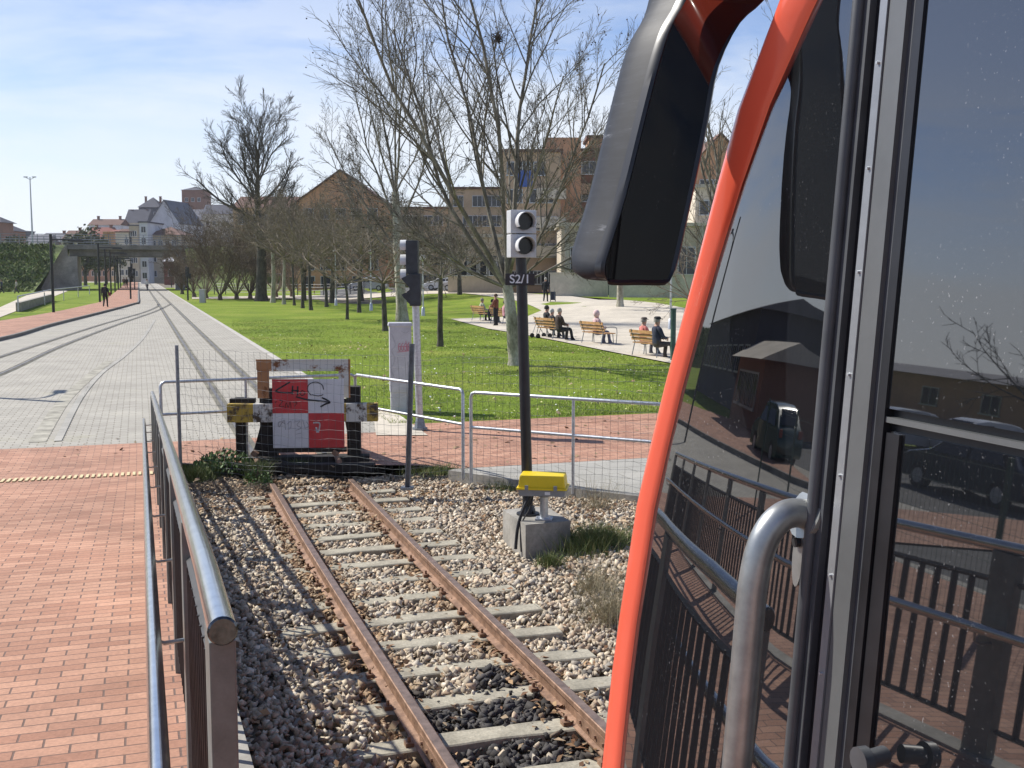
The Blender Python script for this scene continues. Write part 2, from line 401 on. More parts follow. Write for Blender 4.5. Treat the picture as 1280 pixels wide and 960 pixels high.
hi = ramp(nt, sz.outputs[2], [(.13, (.95,) * 3), (.26, (.42,) * 3), (.5, (.15,) * 3)]); cov = mixc(nt, 1, cov, hi, 'MULTIPLY')
skc = mixc(nt, 1, sky.outputs[0], (1.0, 1.04, 1.25), 'MULTIPLY'); cc = mixc(nt, cov, skc, (8.2, 8.6, 9.2))
nt.links.new(cc, bg.inputs[0]); nt.links.new(bg.outputs[0], out.inputs[0])
vs = scene.view_settings; vs.view_transform = 'Standard'; vs.look = 'None'; vs.exposure = .36; vs.gamma = 1; vs.use_curve_mapping = False

# ------------------------------------------------------------------ ground sheets
RL, RR = 1.53, 2.53; TC = 2.03               # rails of the track (offset right of the camera line)
def ground():
    V = []; Fc = []
    rad = [0, 8, 20, 30, 45, 70, 100, 150, 200, 260, 350, 500, 800, 1500, 4000]; na = 64
    mb = MB(); mb.v.append((0, 0, -.4)); 
    for r in rad[1:]:
        for j in range(na):
            a = 2 * PI * j / na; x, y = r * math.cos(a), r * math.sin(a)
            z = -.4 + .37 * sstep(r, 60, 110) + terr(x, y) * (1 if r < 400 else 1)
            mb.v.append((x, y, z - (0 if r < 1400 else 1)))
    for j in range(na): mb.f.append((0, 1 + j, 1 + (j + 1) % na)); mb.m.append(0)
    for i in range(len(rad) - 2):
        for j in range(na):
            a = 1 + i * na + j; b = 1 + i * na + (j + 1) % na; mb.f.append((a, a + na, b + na, b)); mb.m.append(0)
    tag(obj('ground', mb, M['soil']), kind='structure')
ground()
# lawn: a grid sheet in track coordinates, right of the street edge
def lawn():
    mb = MB(); S_ = [19.2, 22, 26, 32, 38, 44] + [48 + 1.5 * i for i in range(28)] + [95, 104, 120, 140, 165, 200]
    O_ = [4.02, 6, 9, 12, 15, 17] + [18 + 1.25 * i for i in range(10)] + [33, 36, 40, 46, 54, 64, 80, 110, 160]
    for s in S_:
        for o in O_:
            p = P(s, o); mb.v.append((p.x, p.y, .01 + terr(p.x, p.y)))
    n = len(O_)
    for i in range(len(S_) - 1):
        for j in range(n - 1): mb.f.append((i * n + j, i * n + j + 1, (i + 1) * n + j + 1, (i + 1) * n + j)); mb.m.append(0)
    o = obj('lawn', mb, M['grass']); tag(o, kind='structure')
lawn()
def rect(name, s0, s1, o0, o1, off, mat, kind='structure'):
    mb = MB(); ss = [s0 + (s1 - s0) * i / 8 for i in range(9)]
    ribbon([P(s, o0) for s in ss][::-1], [P(s, o1) for s in ss][::-1], off, mb)
    return tag(obj(name, mb, mat), kind=kind)
rect('street', 18.4, 420, -60 if False else -14, 4.02, 0.0, M['cobble'])
mb = MB(); mb.add([P(14.6, -30, .003), P(14.6, -2.3, .003), P(18.4, -2.3, .003), P(18.4, -30, .003), P(16.25, -2.3, .003), P(16.25, .25, .003), P(18.4, .25, .003), P(15.05, 3.55, .003), P(14.6, 4.1, .003), P(18.4, 4.1, .003), P(14.6, 40, .003), P(18.4, 40, .003)], [(0, 1, 4, 2, 3), (4, 5, 6, 2), (5, 7, 8, 9, 6), (8, 10, 11, 9)]); tag(obj('plaza', mb, M['brick_pave']), kind='structure')
rect('side_plaza', -12, 14.6, -9, -2.35, 0.003, M['brick_pave'])
rect('kerb_line', 18.4, 260, 3.9, 4.1, .012, M['kerb'])
# brick footway wedge in front of the lawn and grey slabs beside the fence
mb = ribbon([P(18.4, 4.1), P(18.4, 10), P(18.4, 40)], [P(20.3, 4.1 + .3), P(19.3, 8), P(19.2, 40)], .008)
mb.f = [tuple(reversed(f)) for f in mb.f]
tag(obj('footway', mb, M['slab'] if False else M['brick_pave']), kind='structure')
polyfill('pavement', [P(14.2, 4.0), P(12.4, 5.2), P(9.0, 7.9), P(9, 30), P(14.6, 30), P(14.6, 4.0)], M['slab'], .001, use_terr=False)
q = [g(466, 512), g(500, 520), g(535, 545), g(470, 545)]
polyfill('corner_slab', q, M['path'], .016, use_terr=False)
# the lighter strip of an old lane edge and the street rails
def curve_strip(pts, w, off, name, mat, n=10):
    c = catmull([(p[0], p[1], 0) for p in pts], n); A = []; B = []
    for i, p in enumerate(c):
        t = (c[min(i + 1, len(c) - 1)] - c[max(0, i - 1)]).normalized(); nn = Vector((t.y, -t.x, 0)); A.append(p - nn * w / 2); B.append(p + nn * w / 2)
    mb = ribbon(A, B, off); mb.f = [tuple(reversed(f)) for f in mb.f]; return obj(name, mb, mat)
tag(curve_strip([P(66, .8), P(48, .1), P(38, -.5), P(31.7, -1.0), P(25.6, -1.25), P(19, -1.3)], .12, .012, 'lane_strip', M['slab']), kind='structure')
def weeds_strip(): 
    tag(curve_strip([P(36, -.9), P(31, -1.25), P(25, -1.55), P(19, -1.6)], .26, .006, 'moss_strip', pm('moss', (.33, .31, .25), .9, var=.35, scale=3)), kind='structure')
weeds_strip()
def street_rail(pts, label):
    c = catmull([(p[0], p[1], 0) for p in pts], 12); t_ = thing('street_rail', label, 'rail', c[0], 0, 'rails set flush in the paved street')
    def strip(off0, off1, z):
        A = []; B = []
        for i, p in enumerate(c):
            t = (c[min(i + 1, len(c) - 1)] - c[max(0, i - 1)]).normalized(); nn = Vector((t.y, -t.x, 0)); A.append(p + nn * off0 - c[0]); B.append(p + nn * off1 - c[0])
        mb = MB(); k = 0
        for a, b in zip(A, B): mb.v.append((a.x, a.y, z)); mb.v.append((b.x, b.y, z))
        for i in range(len(A) - 1): mb.f.append((2 * i, 2 * i + 2, 2 * i + 3, 2 * i + 1)); mb.m.append(0)
        return mb
    mb = strip(-.035, .035, .020)
    obj('rail_head', mb, M['rail_street'], t_)
    mb = strip(-.11, .12, .013); obj('groove', mb, M['groove'], t_)
street_rail([P(16.4, RL), P(30, RL), P(60, RL), P(95, RL), P(200, RL - .1), P(330, RL)], 'left rail of the straight track running to the bridge')
street_rail([P(16.4, RR), P(30, RR), P(60, RR), P(95, RR), P(200, RR - .1), P(330, RR)], 'right rail of the straight track running to the bridge')
street_rail([P(30, -5.2), P(39, -4.2), P(60.5, -1.93), P(78, .2), P(91, 1.3), P(98, 1.5)], 'outer curved rail swinging left beside the brick footway')
street_rail([P(24, -4.4), P(32.5, -3.5), P(44, -2.7), P(62, -.95), P(80, 1.0), P(98, 2.5)], 'inner curved rail swinging left across the paved street')
# left brick footway with kerb
K = [P(20, -12), P(34, -8.2), P(48, -5.3), P(59.6, -4.3), P(75, -2.7), P(88, -1.4), P(98, -.5), P(104, -.14), P(140, -.13), P(300, -.13)]
E = [P(34, -16), P(48, -11), P(56, -8.6), P(64.5, -7.0), P(78, -5.2), P(88, -4.3), P(96, -3.7), P(104, -3.2), P(140, -2.9), P(300, -2.9)]
Kc = catmull([(p.x, p.y, 0) for p in K], 6); Ec = catmull([(p.x, p.y, 0) for p in E], 6)
tag(obj('footpath', ribbon(Ec, Kc, .13), M['brick_pave']), kind='structure')
mb = MB()
for i in range(len(Kc) - 1):
    a, b = Kc[i], Kc[i + 1]; t = (b - a).normalized(); nn = Vector((t.y, -t.x, 0)) * .14
    mb.add([(a.x, a.y, .134), (b.x, b.y, .134), (b.x + nn.x, b.y + nn.y, .134), (a.x + nn.x, a.y + nn.y, .134), (b.x + nn.x, b.y + nn.y, -.01), (a.x + nn.x, a.y + nn.y, -.01)], [(0, 3, 2, 1), (3, 5, 4, 2)])
tag(obj('kerb', mb, M['kerb_dark']), kind='structure')
# verge left of the footway (grass), pale path, far lawn
Wl = [e + Vector((-60 * math.cos(TH), -60 * math.sin(TH), 0)) for e in Ec]
tag(obj('verge', ribbon(Wl, Ec, .06), M['grass']), kind='structure')
polyfill('gravel_path', [at_z(-60, 412), at_z(0, 398.5), at_z(85, 364.5), at_z(75, 361.5), at_z(40, 367), at_z(0, 385.5), at_z(-60, 396)], M['path'], .09, use_terr=False)
# park paths
def px(L): return [g(u, v) for u, v in L]
polyfill('park_plaza', px([(575, 366.5), (640, 375), (677, 389), (660, 396), (563, 399.5), (610, 412), (650, 418.5), (700, 428), (760, 440.5), (835, 455), (900, 468), (960, 470), (960, 402), (870, 389), (780, 381.5), (715, 371), (640, 366)]), M['path'], .05, cuts=6)
polyfill('park_path', px([(575, 367.2), (640, 366.5), (640, 363.5), (500, 366), (380, 369.6), (240, 372), (240, 374.2), (380, 373.3), (500, 370.5)]), M['path'], .056, cuts=6)
# rising ramp / platform beside the train
def zr(s): return 1.0 - .0714 * (s - 2.4) if 2.4 < s < 16.3 else (1.0 if s <= 2.4 else .008)
ss = [-14, 2.4] + [2.4 + 13.9 * i / 10 for i in range(1, 11)]
mb = MB(); prof = []
for s in ss:
    for o in (-2.3, .20): p = P(s, o, zr(s)); mb.v.append(tuple(p))
for i in range(len(ss) - 1): mb.f.append((2 * i, 2 * i + 1, 2 * i + 3, 2 * i + 2)); mb.m.append(0)
tag(obj('ramp', mb, M['brick_pave']), kind='structure')
mb = MB()
for o0, o1 in ((.19, .34), (-2.44, -2.29)):
    for i in range(len(ss) - 1):
        a, b = ss[i], ss[i + 1]; za, zb = zr(a) + .015, zr(b) + .015
        mb.add([P(a, o0, za), P(a, o1, za), P(b, o1, zb), P(b, o0, zb), P(a, o0, -.4), P(a, o1, -.4), P(b, o1, -.4), P(b, o0, -.4)],
               [(0, 1, 2, 3), (1, 5, 6, 2), (0, 3, 7, 4), (0, 4, 5, 1), (3, 2, 6, 7)])
tag(obj('ramp_kerb', mb, M['concrete']), kind='structure')
mb = MB(); mb.add([P(-14, .335, 1.012), P(-14, .6, 1.012), P(2.4, .6, 1.012), P(2.4, .335, 1.012), P(-14, .6, -.3), P(2.4, .6, -.3), P(2.4, .335, -.3)], [(0, 1, 2, 3), (1, 4, 5, 2), (3, 2, 5, 6)])
tag(obj('platform_edge', mb, M['concrete']), kind='structure')
# flat brick between ramp foot and crossing + tactile strip
def tact():
    mb = MB(); s0 = 14.75; z = zr(14.75)
    o = -2.25
    while o < .12:
        for k in range(1): mb.box(P(s0 + .2, o + .02, zr(s0 + .2) + .008), (.035, .38, .014), rz=TH, rx=-.0714)
        o += .07
    t = obj('tactile_strip', mb, pm('tactile', (.62, .52, .30), .8, var=.1, scale=8), shift=P(s0, -1, z)); t.location = P(s0, -1, z)
    tag(t, 'cream ribbed tactile strip across the red brick ramp', 'tactile strip')
tact()
# kerb between paving and ballast
def kerbrun(name, pts, w=.14, h=.06, z=-.25):
    mb = MB()
    for a, b in zip(pts[:-1], pts[1:]):
        a = Vector(a); b = Vector(b); m_ = (a + b) / 2; L = (b - a).length; an = math.atan2(b.y - a.y, b.x - a.x)
        mb.box((m_.x, m_.y, (h + z) / 2), (L, w, h - z), rz=an)
    return tag(obj(name, mb, M['concrete']), kind='structure')
kerbrun('ballast_kerb', [P(14.3, 3.9), P(12.5, 5.1), P(9.2, 7.8)], h=.05)

# ------------------------------------------------------------------ ballast
def bz(s, o):
    z = -.175 + .03 * math.sin(s * 1.7 + o * 2.3) * math.sin(o * 1.9 - s * .8)
    if o < 1.4: z += .035 * (1 - sstep(o, 1.1, 1.4))
    if o > 3.5: z += .10 * sstep(o, 3.5, 4.6)
    return z
mb = MB(); SS = [2.2 + .4 * i for i in range(37)]; OO = [.3 + .35 * i for i in range(26)]
for s in SS:
    for o in OO: mb.v.append(tuple(P(s, o, bz(s, o) - .03)))
for i in range(len(SS) - 1):
    for j in range(len(OO) - 1):
        sm, om = SS[i], OO[j]
        if om > 4.6 + (14.5 - sm) * .8 or sm > 16.5 - .3 * om: continue
        n = len(OO); mb.f.append((i * n + j, i * n + j + 1, (i + 1) * n + j + 1, (i + 1) * n + j)); mb.m.append(0)
tag(obj('trackbed', mb, M['soil'], smooth=True), kind='structure')
mb = MB(); 
for a, b, c, d in (((-14), 2.3, .6, 9),): mb.add([P(a, c, -.3), P(a, d, -.3), P(b, d, -.3), P(b, c, -.3)], [(0, 1, 2, 3)])
tag(obj('trackbed_rear', mb, M['soil']), kind='structure')
ICO_V = None
def ico():
    bm = bmesh.new(); bmesh.ops.create_icosphere(bm, subdivisions=1, radius=1); bm.verts.ensure_lookup_table()
    V = np.array([v.co[:] for v in bm.verts]); Fc = np.array([[v.index for v in f.verts] for f in bm.faces]); bm.free(); return V, Fc
IV, IF = ico()
IV = np.array([[x, y, z] for x in (-.62, .62) for y in (-.62, .62) for z in (-.62, .62)], float); IF = np.array([[0, 1, 3], [0, 3, 2], [4, 6, 7], [4, 7, 5], [0, 4, 5], [0, 5, 1], [2, 3, 7], [2, 7, 6], [0, 2, 6], [0, 6, 4], [1, 5, 7], [1, 7, 3]])
def rotm(n):
    q = np.random.normal(size=(n, 4)); q /= np.linalg.norm(q, axis=1)[:, None]; w_, x, y, z = q.T
    return np.stack([1 - 2 * (y * y + z * z), 2 * (x * y - z * w_), 2 * (x * z + y * w_), 2 * (x * y + z * w_), 1 - 2 * (x * x + z * z), 2 * (y * z - x * w_), 2 * (x * z - y * w_), 2 * (y * z + x * w_), 1 - 2 * (x * x + y * y)], 1).reshape(n, 3, 3)
def stones(name, s, o, z, size, colr, mat):
    n = len(s); var = 24; base = []
    for k in range(var):
        b = IV * (1 + np.random.uniform(-.35, .45, (8, 1))) + np.random.uniform(-.3, .3, (8, 3)); base.append(b)
    base = np.array(base)[np.random.randint(0, var, n)]
    base = base * np.stack([np.random.uniform(.7, 1.3, n), np.random.uniform(.6, 1.0, n), np.random.uniform(.38, .75, n)], 1)[:, None, :] * size[:, None, None]
    base = np.einsum('nij,nkj->nki', rotm(n), base)
    cx = s * dv.x + o * nv.x; cy = s * dv.y + o * nv.y
    V = base + np.stack([cx, cy, z], 1)[:, None, :]
    Fc = IF[None] + (np.arange(n) * 8)[:, None, None]
    C = np.repeat(colr, 8, axis=0)
    return fast_mesh(name, V.reshape(-1, 3), Fc.reshape(-1, 3), mat, C)
def ballast():
    N = 92000
    s = 2.6 + 13.6 * np.random.rand(N) ** .85; o = np.random.uniform(.36, 8.5, N)
    keep = (o < 4.15 + (14.4 - s) * .74) & (s < 16.1 - .3 * o) & ~((o > 6.0) & (np.random.rand(N) < .5))
    s, o = s[keep], o[keep]; n = len(s)
    z = np.array([bz(a, b) for a, b in zip(s, o)])
    # fewer stones on top of sleepers, none on rails
    ph = (s - 3.0) % .6; onsl = (np.abs(ph - .3) < .078) & (o > 1.45) & (o < 3.1)
    rail = (np.abs(o - RL) < .085) | (np.abs(o - RR) < .085)
    kp = ~(onsl & (np.random.rand(n) < .93)) & ~(rail & (np.random.rand(n) < .9))
    s, o, z = s[kp], o[kp], z[kp]; n = len(s); onsl2 = (np.abs((s - 3.0) % .6 - .3) < .11) & (o > 1.4) & (o < 3.15)
    size = np.random.uniform(.016, .040, n) * (1 + .3 * (np.random.rand(n) < .12)); size = np.where(onsl2, size * .6, size)
    inr = (o > RL) & (o < RR)
    z = z + np.where(inr, .01, 0) + np.random.uniform(-.005, .022, n)
    t = np.random.rand(n, 1)
    pal = np.array([[.60, .51, .38], [.50, .41, .30], [.68, .60, .48], [.42, .31, .215], [.58, .45, .32], [.28, .25, .21]])
    C = pal[np.random.choice(6, n, p=[.26, .24, .14, .12, .14, .10])] * np.random.uniform(.6, 1.22, (n, 1))
    dark = (inr & (o > RL + .1) & (o < RR - .06) & (s < 7.1 + .35 * np.sin(o * 9)) & (s > 3)) & (np.random.rand(n) < .93)
    C[dark] = np.array([.055, .05, .047]) * np.random.uniform(.6, 1.7, (dark.sum(), 1))
    near = (np.abs(o - RL) < .2) | (np.abs(o - RR) < .2); C[near] *= np.array([.72, .62, .52])
    end = s > 14.6; C[end] *= np.array([.8, .72, .62])
    tag(stones('ballast_stones', s, o, z, size, C, M['stones']), 'pale crushed stone ballast spread between and beside the rusty rails', 'ballast', kind='stuff')
ballast()
def leaflets(name, n, area, label, sz=(.03, .065), pal=None, lift=.012):
    s, o = area(n); n = len(s); pal = np.array(pal or [[.30, .17, .08], [.38, .24, .12], [.22, .11, .05], [.45, .33, .2]])
    z = np.array([bz(a, b) for a, b in zip(s, o)]) + .03 + lift
    q = np.array([[-1, 0, 0], [0, -.5, .25], [1, 0, .1], [0, .5, .3]], float); Rm = rotm(n)
    flat = np.random.uniform(.02, .5, n)
    a = np.random.uniform(0, 2 * PI, n); tl = np.random.normal(0, .35, (n, 2))
    base = q[None] * np.random.uniform(*sz, n)[:, None, None] * .6
    ca, sa = np.cos(a), np.sin(a); x = base[:, :, 0] * ca[:, None] - base[:, :, 1] * sa[:, None]; y = base[:, :, 0] * sa[:, None] + base[:, :, 1] * ca[:, None]
    zz = base[:, :, 2] + x * tl[:, :1] + y * tl[:, 1:]
    cx = s * dv.x + o * nv.x; cy = s * dv.y + o * nv.y
    V = np.stack([x + cx[:, None], y + cy[:, None], zz + z[:, None]], 2)
    Fc = np.array([[0, 1, 2, 3]])[None] + (np.arange(n) * 4)[:, None, None]
    C = np.repeat(pal[np.random.randint(0, len(pal), n)] * np.random.uniform(.6, 1.2, (n, 1)), 4, axis=0)
    tag(fast_mesh(name, V.reshape(-1, 3), Fc.reshape(-1, 4), M['leaves'], C), label, 'leaves', kind='stuff')
def area_l(n):
    s = 3 + 11.4 * np.random.rand(n); o = np.random.uniform(.4, 7, n)
    dens = .12 + .75 * (np.abs(np.minimum(np.abs(o - RL), np.abs(o - RR)) - .12) < .1) + .9 * (s > 13.0) + .5 * (o > 3.6) * (s > 9)
    k = (np.random.rand(n) < dens) & (o < 4.2 + (14.4 - s) * .74); return s[k], o[k]
leaflets('dry_leaves', 15000, area_l, 'brown fallen leaves caught along the rails and under the fence', sz=(.025, .07))
# rails and sleepers of the stub track
def make_rail(o, label):
    t = thing('rail', label, 'rail', P(2.4, o), TH, 'rusty rails of the stub track')
    L = 11.9
    pr = [(-.062, -.14), (.062, -.14), (.062, -.13), (.012, -.115), (.009, -.045), (.034, -.034), (.034, -.004), (.028, 0)]
    pr2 = pr + [(-x, z) for x, z in reversed(pr[2:])]
    mb = MB(); n = len(pr2); segs = 12
    rings = [[(x + .012 * math.sin(i * .6), L * i / segs, z) for x, z in pr2] for i in range(segs + 1)]
    mb.loft(rings); obj('rail_web', mb, M['rust_rail'], t)
    mb = MB()
    for i in range(segs):
        a, b = i, i + 1; xa = .012 * math.sin(a * .6); xb = .012 * math.sin(b * .6)
        mb.add([(xa - .027, L * a / segs, .002), (xa + .027, L * a / segs, .002), (xb + .027, L * b / segs, .002), (xb - .027, L * b / segs, .002)], [(0, 1, 2, 3)])
    obj('rail_head', mb, M['rail_top'], t)
    mb = MB(); mb.box((.022, 3.6, -.075), (.02, .5, .07)); mb.box((-.022, 3.6, -.075), (.02, .5, .07))
    for k in (-.18, -.06, .06, .18): mb.tube([(-.045, 3.6 + k, -.075), (.045, 3.6 + k, -.075)], .012, 6)
    obj('fishplate', mb, M['rust_rail'], t)
    cl = None
    for i in range(19):
        y = .9 + .6 * i
        for sx in (-1, 1):
            if cl is None:
                mb = MB(); mb.box((0, 0, -.125), (.05, .06, .035)); mb.tube([(0, 0, -.12), (0, 0, -.075)], .011, 6)
                cl = obj('rail_clip', mb, M['rust_rail'], t); c2 = cl
            else: c2 = cl.copy(); col.objects.link(c2); c2.parent = t
            c2.location = (sx * .085, y, 0)
make_rail(RL, 'left rusty rail of the stub track nearest the steel railing')
make_rail(RR, 'right rusty rail of the stub track running under the train')
def sleepers():
    k = 0
    for i in range(19):
        s = 3.3 + .6 * i
        mb = MB(); L = 2.15 + random.uniform(-.05, .05); n = 8; ring = []
        for j in range(n + 1):
            x = -L / 2 + L * j / n; bow = .03 * math.cos(x * 1.6) + random.uniform(-.006, .006); w_ = .10 + random.uniform(-.012, .008); z = -.135 + random.uniform(-.004, .004)
            ring.append([(x, bow - w_, z - .1), (x, bow - w_, z - .008), (x, bow - w_ + .01, z), (x, bow + w_ - .01, z), (x, bow + w_, z - .008), (x, bow + w_, z - .1)])
        mb.loft(ring)
        names = ['nearest the camera', 'second', 'third', 'fourth', 'fifth', 'sixth', 'seventh', 'eighth', 'ninth', 'tenth', 'eleventh', 'twelfth', 'thirteenth', 'fourteenth', 'fifteenth', 'sixteenth', 'seventeenth', 'eighteenth', 'last, right under the buffer stop']
        where = 'nearest the camera' if i == 0 else ('closest to the buffer stop' if i == 18 else names[i] + ' from the camera')
        o = obj('sleeper', mb, M['sleeper'], loc=P(s, TC + random.uniform(-.03, .03), 0), rz=TH + random.uniform(-.015, .015))
        tag(o, 'weathered grey sleeper of the stub track, ' + where, 'sleeper', 'weathered sleepers of the stub track')
sleepers()
# grass blades
def blades(name, pts, h, wd, pal, label, cat='grass', lean=.5, thing_=False):
    n = len(pts); a = np.random.uniform(0, 2 * PI, n); hh = np.random.uniform(h * .5, h * 1.2, n); ll = np.random.normal(0, lean, (n, 2)) * hh[:, None]
    dx, dy = np.cos(a) * wd, np.sin(a) * wd
    V = np.zeros((n, 3, 3)); V[:, 0] = pts + np.stack([dx, dy, 0 * dx], 1); V[:, 1] = pts - np.stack([dx, dy, 0 * dx], 1)
    V[:, 2] = pts + np.stack([ll[:, 0], ll[:, 1], hh], 1)
    pal = np.array(pal); C = np.repeat(pal[np.random.randint(0, len(pal), n)] * np.random.uniform(.7, 1.2, (n, 1)), 3, axis=0)
    o = fast_mesh(name, V.reshape(-1, 3), np.arange(n * 3).reshape(n, 3), M['blades'], C)
    if label: tag(o, label, cat, kind=None if thing_ else 'stuff')
    return o
GP = [[.21, .30, .03], [.27, .37, .04], [.14, .23, .022], [.31, .36, .075], [.42, .40, .16]]
def lawn_blades():
    N = 300000; s = 19.3 + 45 * np.random.rand(N) ** 1.7; o = 4.15 + np.random.rand(N) * 16
    x = s * dv.x + o * nv.x; y = s * dv.y + o * nv.y; k = (x / y > -.25) & (x / y < .22)
    # clumps and clearance for the paved bench plaza
    n = np.sin(x * 1.3 + 2 * np.sin(y * .7)) * np.sin(y * 1.1 + 1.5 * np.sin(x * .9)); k &= (np.random.rand(N) < .55 + .35 * n)
    u = CX + F * x / y; vv = HOR + F * H / y; edge = np.interp(u, [400, 563, 610, 650, 700, 760, 835, 900], [399, 399, 412, 418.5, 428, 440.5, 455, 468])
    k &= (vv > edge + .8) | (u < 560)
    pn = np.sin(x * .8 + 2.2 * np.sin(y * .33 + 1)) + np.sin(y * .6 - 1.7 * np.sin(x * .5)); k &= ~((pn > 1.25) & (np.random.rand(N) < .7))
    x, y = x[k], y[k]; z = np.full(len(x), .0)
    blades('lawn_grass', np.stack([x, y, z], 1), .055, .007, GP, 'short green grass covering the park lawn')
lawn_blades()
def clump(name, c, rad, n, h, pal, label, cat, wd=.004, lean=.5, z=None):
    a = np.random.uniform(0, 2 * PI, n); r = np.abs(np.random.normal(0, .5, n)) * rad
    pts = np.stack([r * np.cos(a), r * np.sin(a), np.zeros(n)], 1)
    o = blades(name, pts, h, wd, pal, label, cat, lean, True); o.location = c; return o
DP = [[.30, .26, .15], [.42, .36, .24], [.22, .19, .10]]; MP = [[.10, .15, .03], [.15, .19, .05], [.25, .24, .10], [.07, .11, .03]]
clump('grass_tuft', at_z(748, 688, -.12), .42, 3200, .24, MP, 'green and straw grass tuft growing right of the concrete signal base', 'grass tuft')
clump('grass_tuft', at_z(688, 706, -.14), .16, 500, .12, MP, 'small green tuft at the front foot of the concrete signal base', 'grass tuft')
clump('dry_grass', at_z(765, 775, -.14), .35, 700, .34, DP, 'straw coloured dead grass beside the front of the train', 'dry grass', wd=.002, lean=.7)
clump('dry_grass', at_z(742, 740, -.14), .3, 400, .3, DP, 'thin dead stalks between the concrete base and the train', 'dry grass', wd=.002, lean=.7)
clump('dry_grass', at_z(745, 640, -.1), .4, 320, .45, DP, 'tall wispy dead stalks in front of the wire fence', 'dry grass', wd=.0017, lean=.5)
clump('grass_tuft', at_z(640, 612, -.1), .4, 900, .14, MP, 'low tuft at the foot of the twin fence posts', 'grass tuft')
clump('grass_tuft', at_z(545, 590, -.02), .5, 900, .10, MP, 'low green strip between buffer stop and fence gate', 'grass tuft')
clump('grass_tuft', at_z(322, 598, -.12), .16, 900, .25, MP, 'bright weed tuft at the left end of the rusty rail', 'grass tuft')
clump('grass_tuft', at_z(245, 600, -.08), .28, 900, .22, MP, 'weed tuft beside the dark fence post at the railing', 'grass tuft')
clump('grass_tuft', at_z(375, 587, -.08), .25, 500, .16, MP, 'weeds growing under the red and white board', 'grass tuft')
def leafy(c, rad, hgt, n, label, sz=.022):
    mb = MB()
    for i in range(n):
        a = random.uniform(0, 2 * PI); r = rad * math.sqrt(random.random()); z = hgt * random.random() * (1 - .5 * r / rad)
        p = Vector((r * math.cos(a), r * math.sin(a), z)); t = Vector((random.gauss(0, 1), random.gauss(0, 1), random.uniform(.1, 1))).normalized(); u_ = t.cross(Vector((0, 0, 1))).normalized() * sz * random.uniform(.6, 1.2); w_ = t.cross(u_).normalized() * sz * random.uniform(.8, 1.6)
        mb.add([p - u_, p + w_, p + u_, p - w_], [(0, 1, 2, 3)])
    stems = MB()
    for i in range(14):
        a = random.uniform(0, 2 * PI); r = rad * random.random(); stems.tube([(0, 0, 0), (r * .5 * math.cos(a), r * .5 * math.sin(a), hgt * .5), (r * math.cos(a), r * math.sin(a), hgt * random.uniform(.5, 1))], .004, 4)
    t = thing('weed_bush', label, 'weeds', c); obj('foliage', mb, M['plant_green'], t); obj('stem', stems, M['bark_brown'], t)
leafy(at_z(280, 588, -.08), .42, .32, 900, 'leafy green weed bush left of the buffer stop')
leafy(at_z(322, 606, -.14), .2, .28, 350, 'small feathery weed at the rail end in front of the buffer stop', .016)
# litter of dead twigs at the railing foot
mb = MB()
for i in range(260):
    p = Vector((random.gauss(0, .35), random.gauss(0, .22), random.uniform(0, .1))); a = random.uniform(0, 2 * PI); L = random.uniform(.08, .3)
    mb.tube([p, p + Vector((math.cos(a) * L, math.sin(a) * L, random.uniform(-.03, .08)))], .003, 3)
tag(obj('dead_twigs', mb, M['bark_brown'], loc=at_z(268, 618, -.14)), 'tangle of dead brown twigs beside the railing foot', 'twigs', kind='stuff')
# daisies and stray leaves on the lawn
def specks(name, n, pal, sz, label, cat, rng, z=.045):
    s = rng[0] + (rng[1] - rng[0]) * np.random.rand(n) ** 1.5; o = rng[2] + (rng[3] - rng[2]) * np.random.rand(n)
    cl = np.sin(s * .9 + 1.3 * np.sin(o)) * np.sin(o * .7 + s * .3); k = np.random.rand(n) < .25 + .75 * (cl > .35); s, o = s[k], o[k]; n = len(s)
    x = s * dv.x + o * nv.x; y = s * dv.y + o * nv.y; r = np.random.uniform(sz[0], sz[1], n); a = np.random.uniform(0, 6.28, n); tl = np.random.normal(0, .3, (n, 2))
    q = np.array([[-1, -1], [1, -1], [1, 1], [-1, 1]], float)[None] * r[:, None, None] * .5
    X = q[..., 0] * np.cos(a)[:, None] - q[..., 1] * np.sin(a)[:, None]; Y = q[..., 0] * np.sin(a)[:, None] + q[..., 1] * np.cos(a)[:, None]
    V = np.stack([X + x[:, None], Y + y[:, None], z + X * tl[:, :1] + Y * tl[:, 1:]], 2); pal = np.array(pal)
    C = np.repeat(pal[np.random.randint(0, len(pal), n)], 4, axis=0)
    tag(fast_mesh(name, V.reshape(-1, 3), (np.array([[0, 1, 2, 3]])[None] + (np.arange(n) * 4)[:, None, None]).reshape(-1, 4), M['leaves'], C), label, cat, kind='stuff')
specks('daisies', 2600, [[.8, .8, .76], [.75, .7, .3]], (.02, .04), 'small white and yellow daisies scattered over the lawn', 'flowers', (19.6, 48, 4.4, 19), .06)
specks('fallen_leaves', 600, [[.30, .2, .1], [.4, .3, .17], [.2, .12, .06]], (.04, .08), 'brown fallen leaves scattered over the lawn', 'leaves', (19.4, 50, 4.2, 19), .05)
specks('leaf_litter', 500, [[.30, .2, .1], [.4, .3, .17], [.2, .12, .06]], (.03, .07), 'scattered leaf bits and litter on the brick crossing', 'leaves', (14.8, 19, -7, 12), .012)
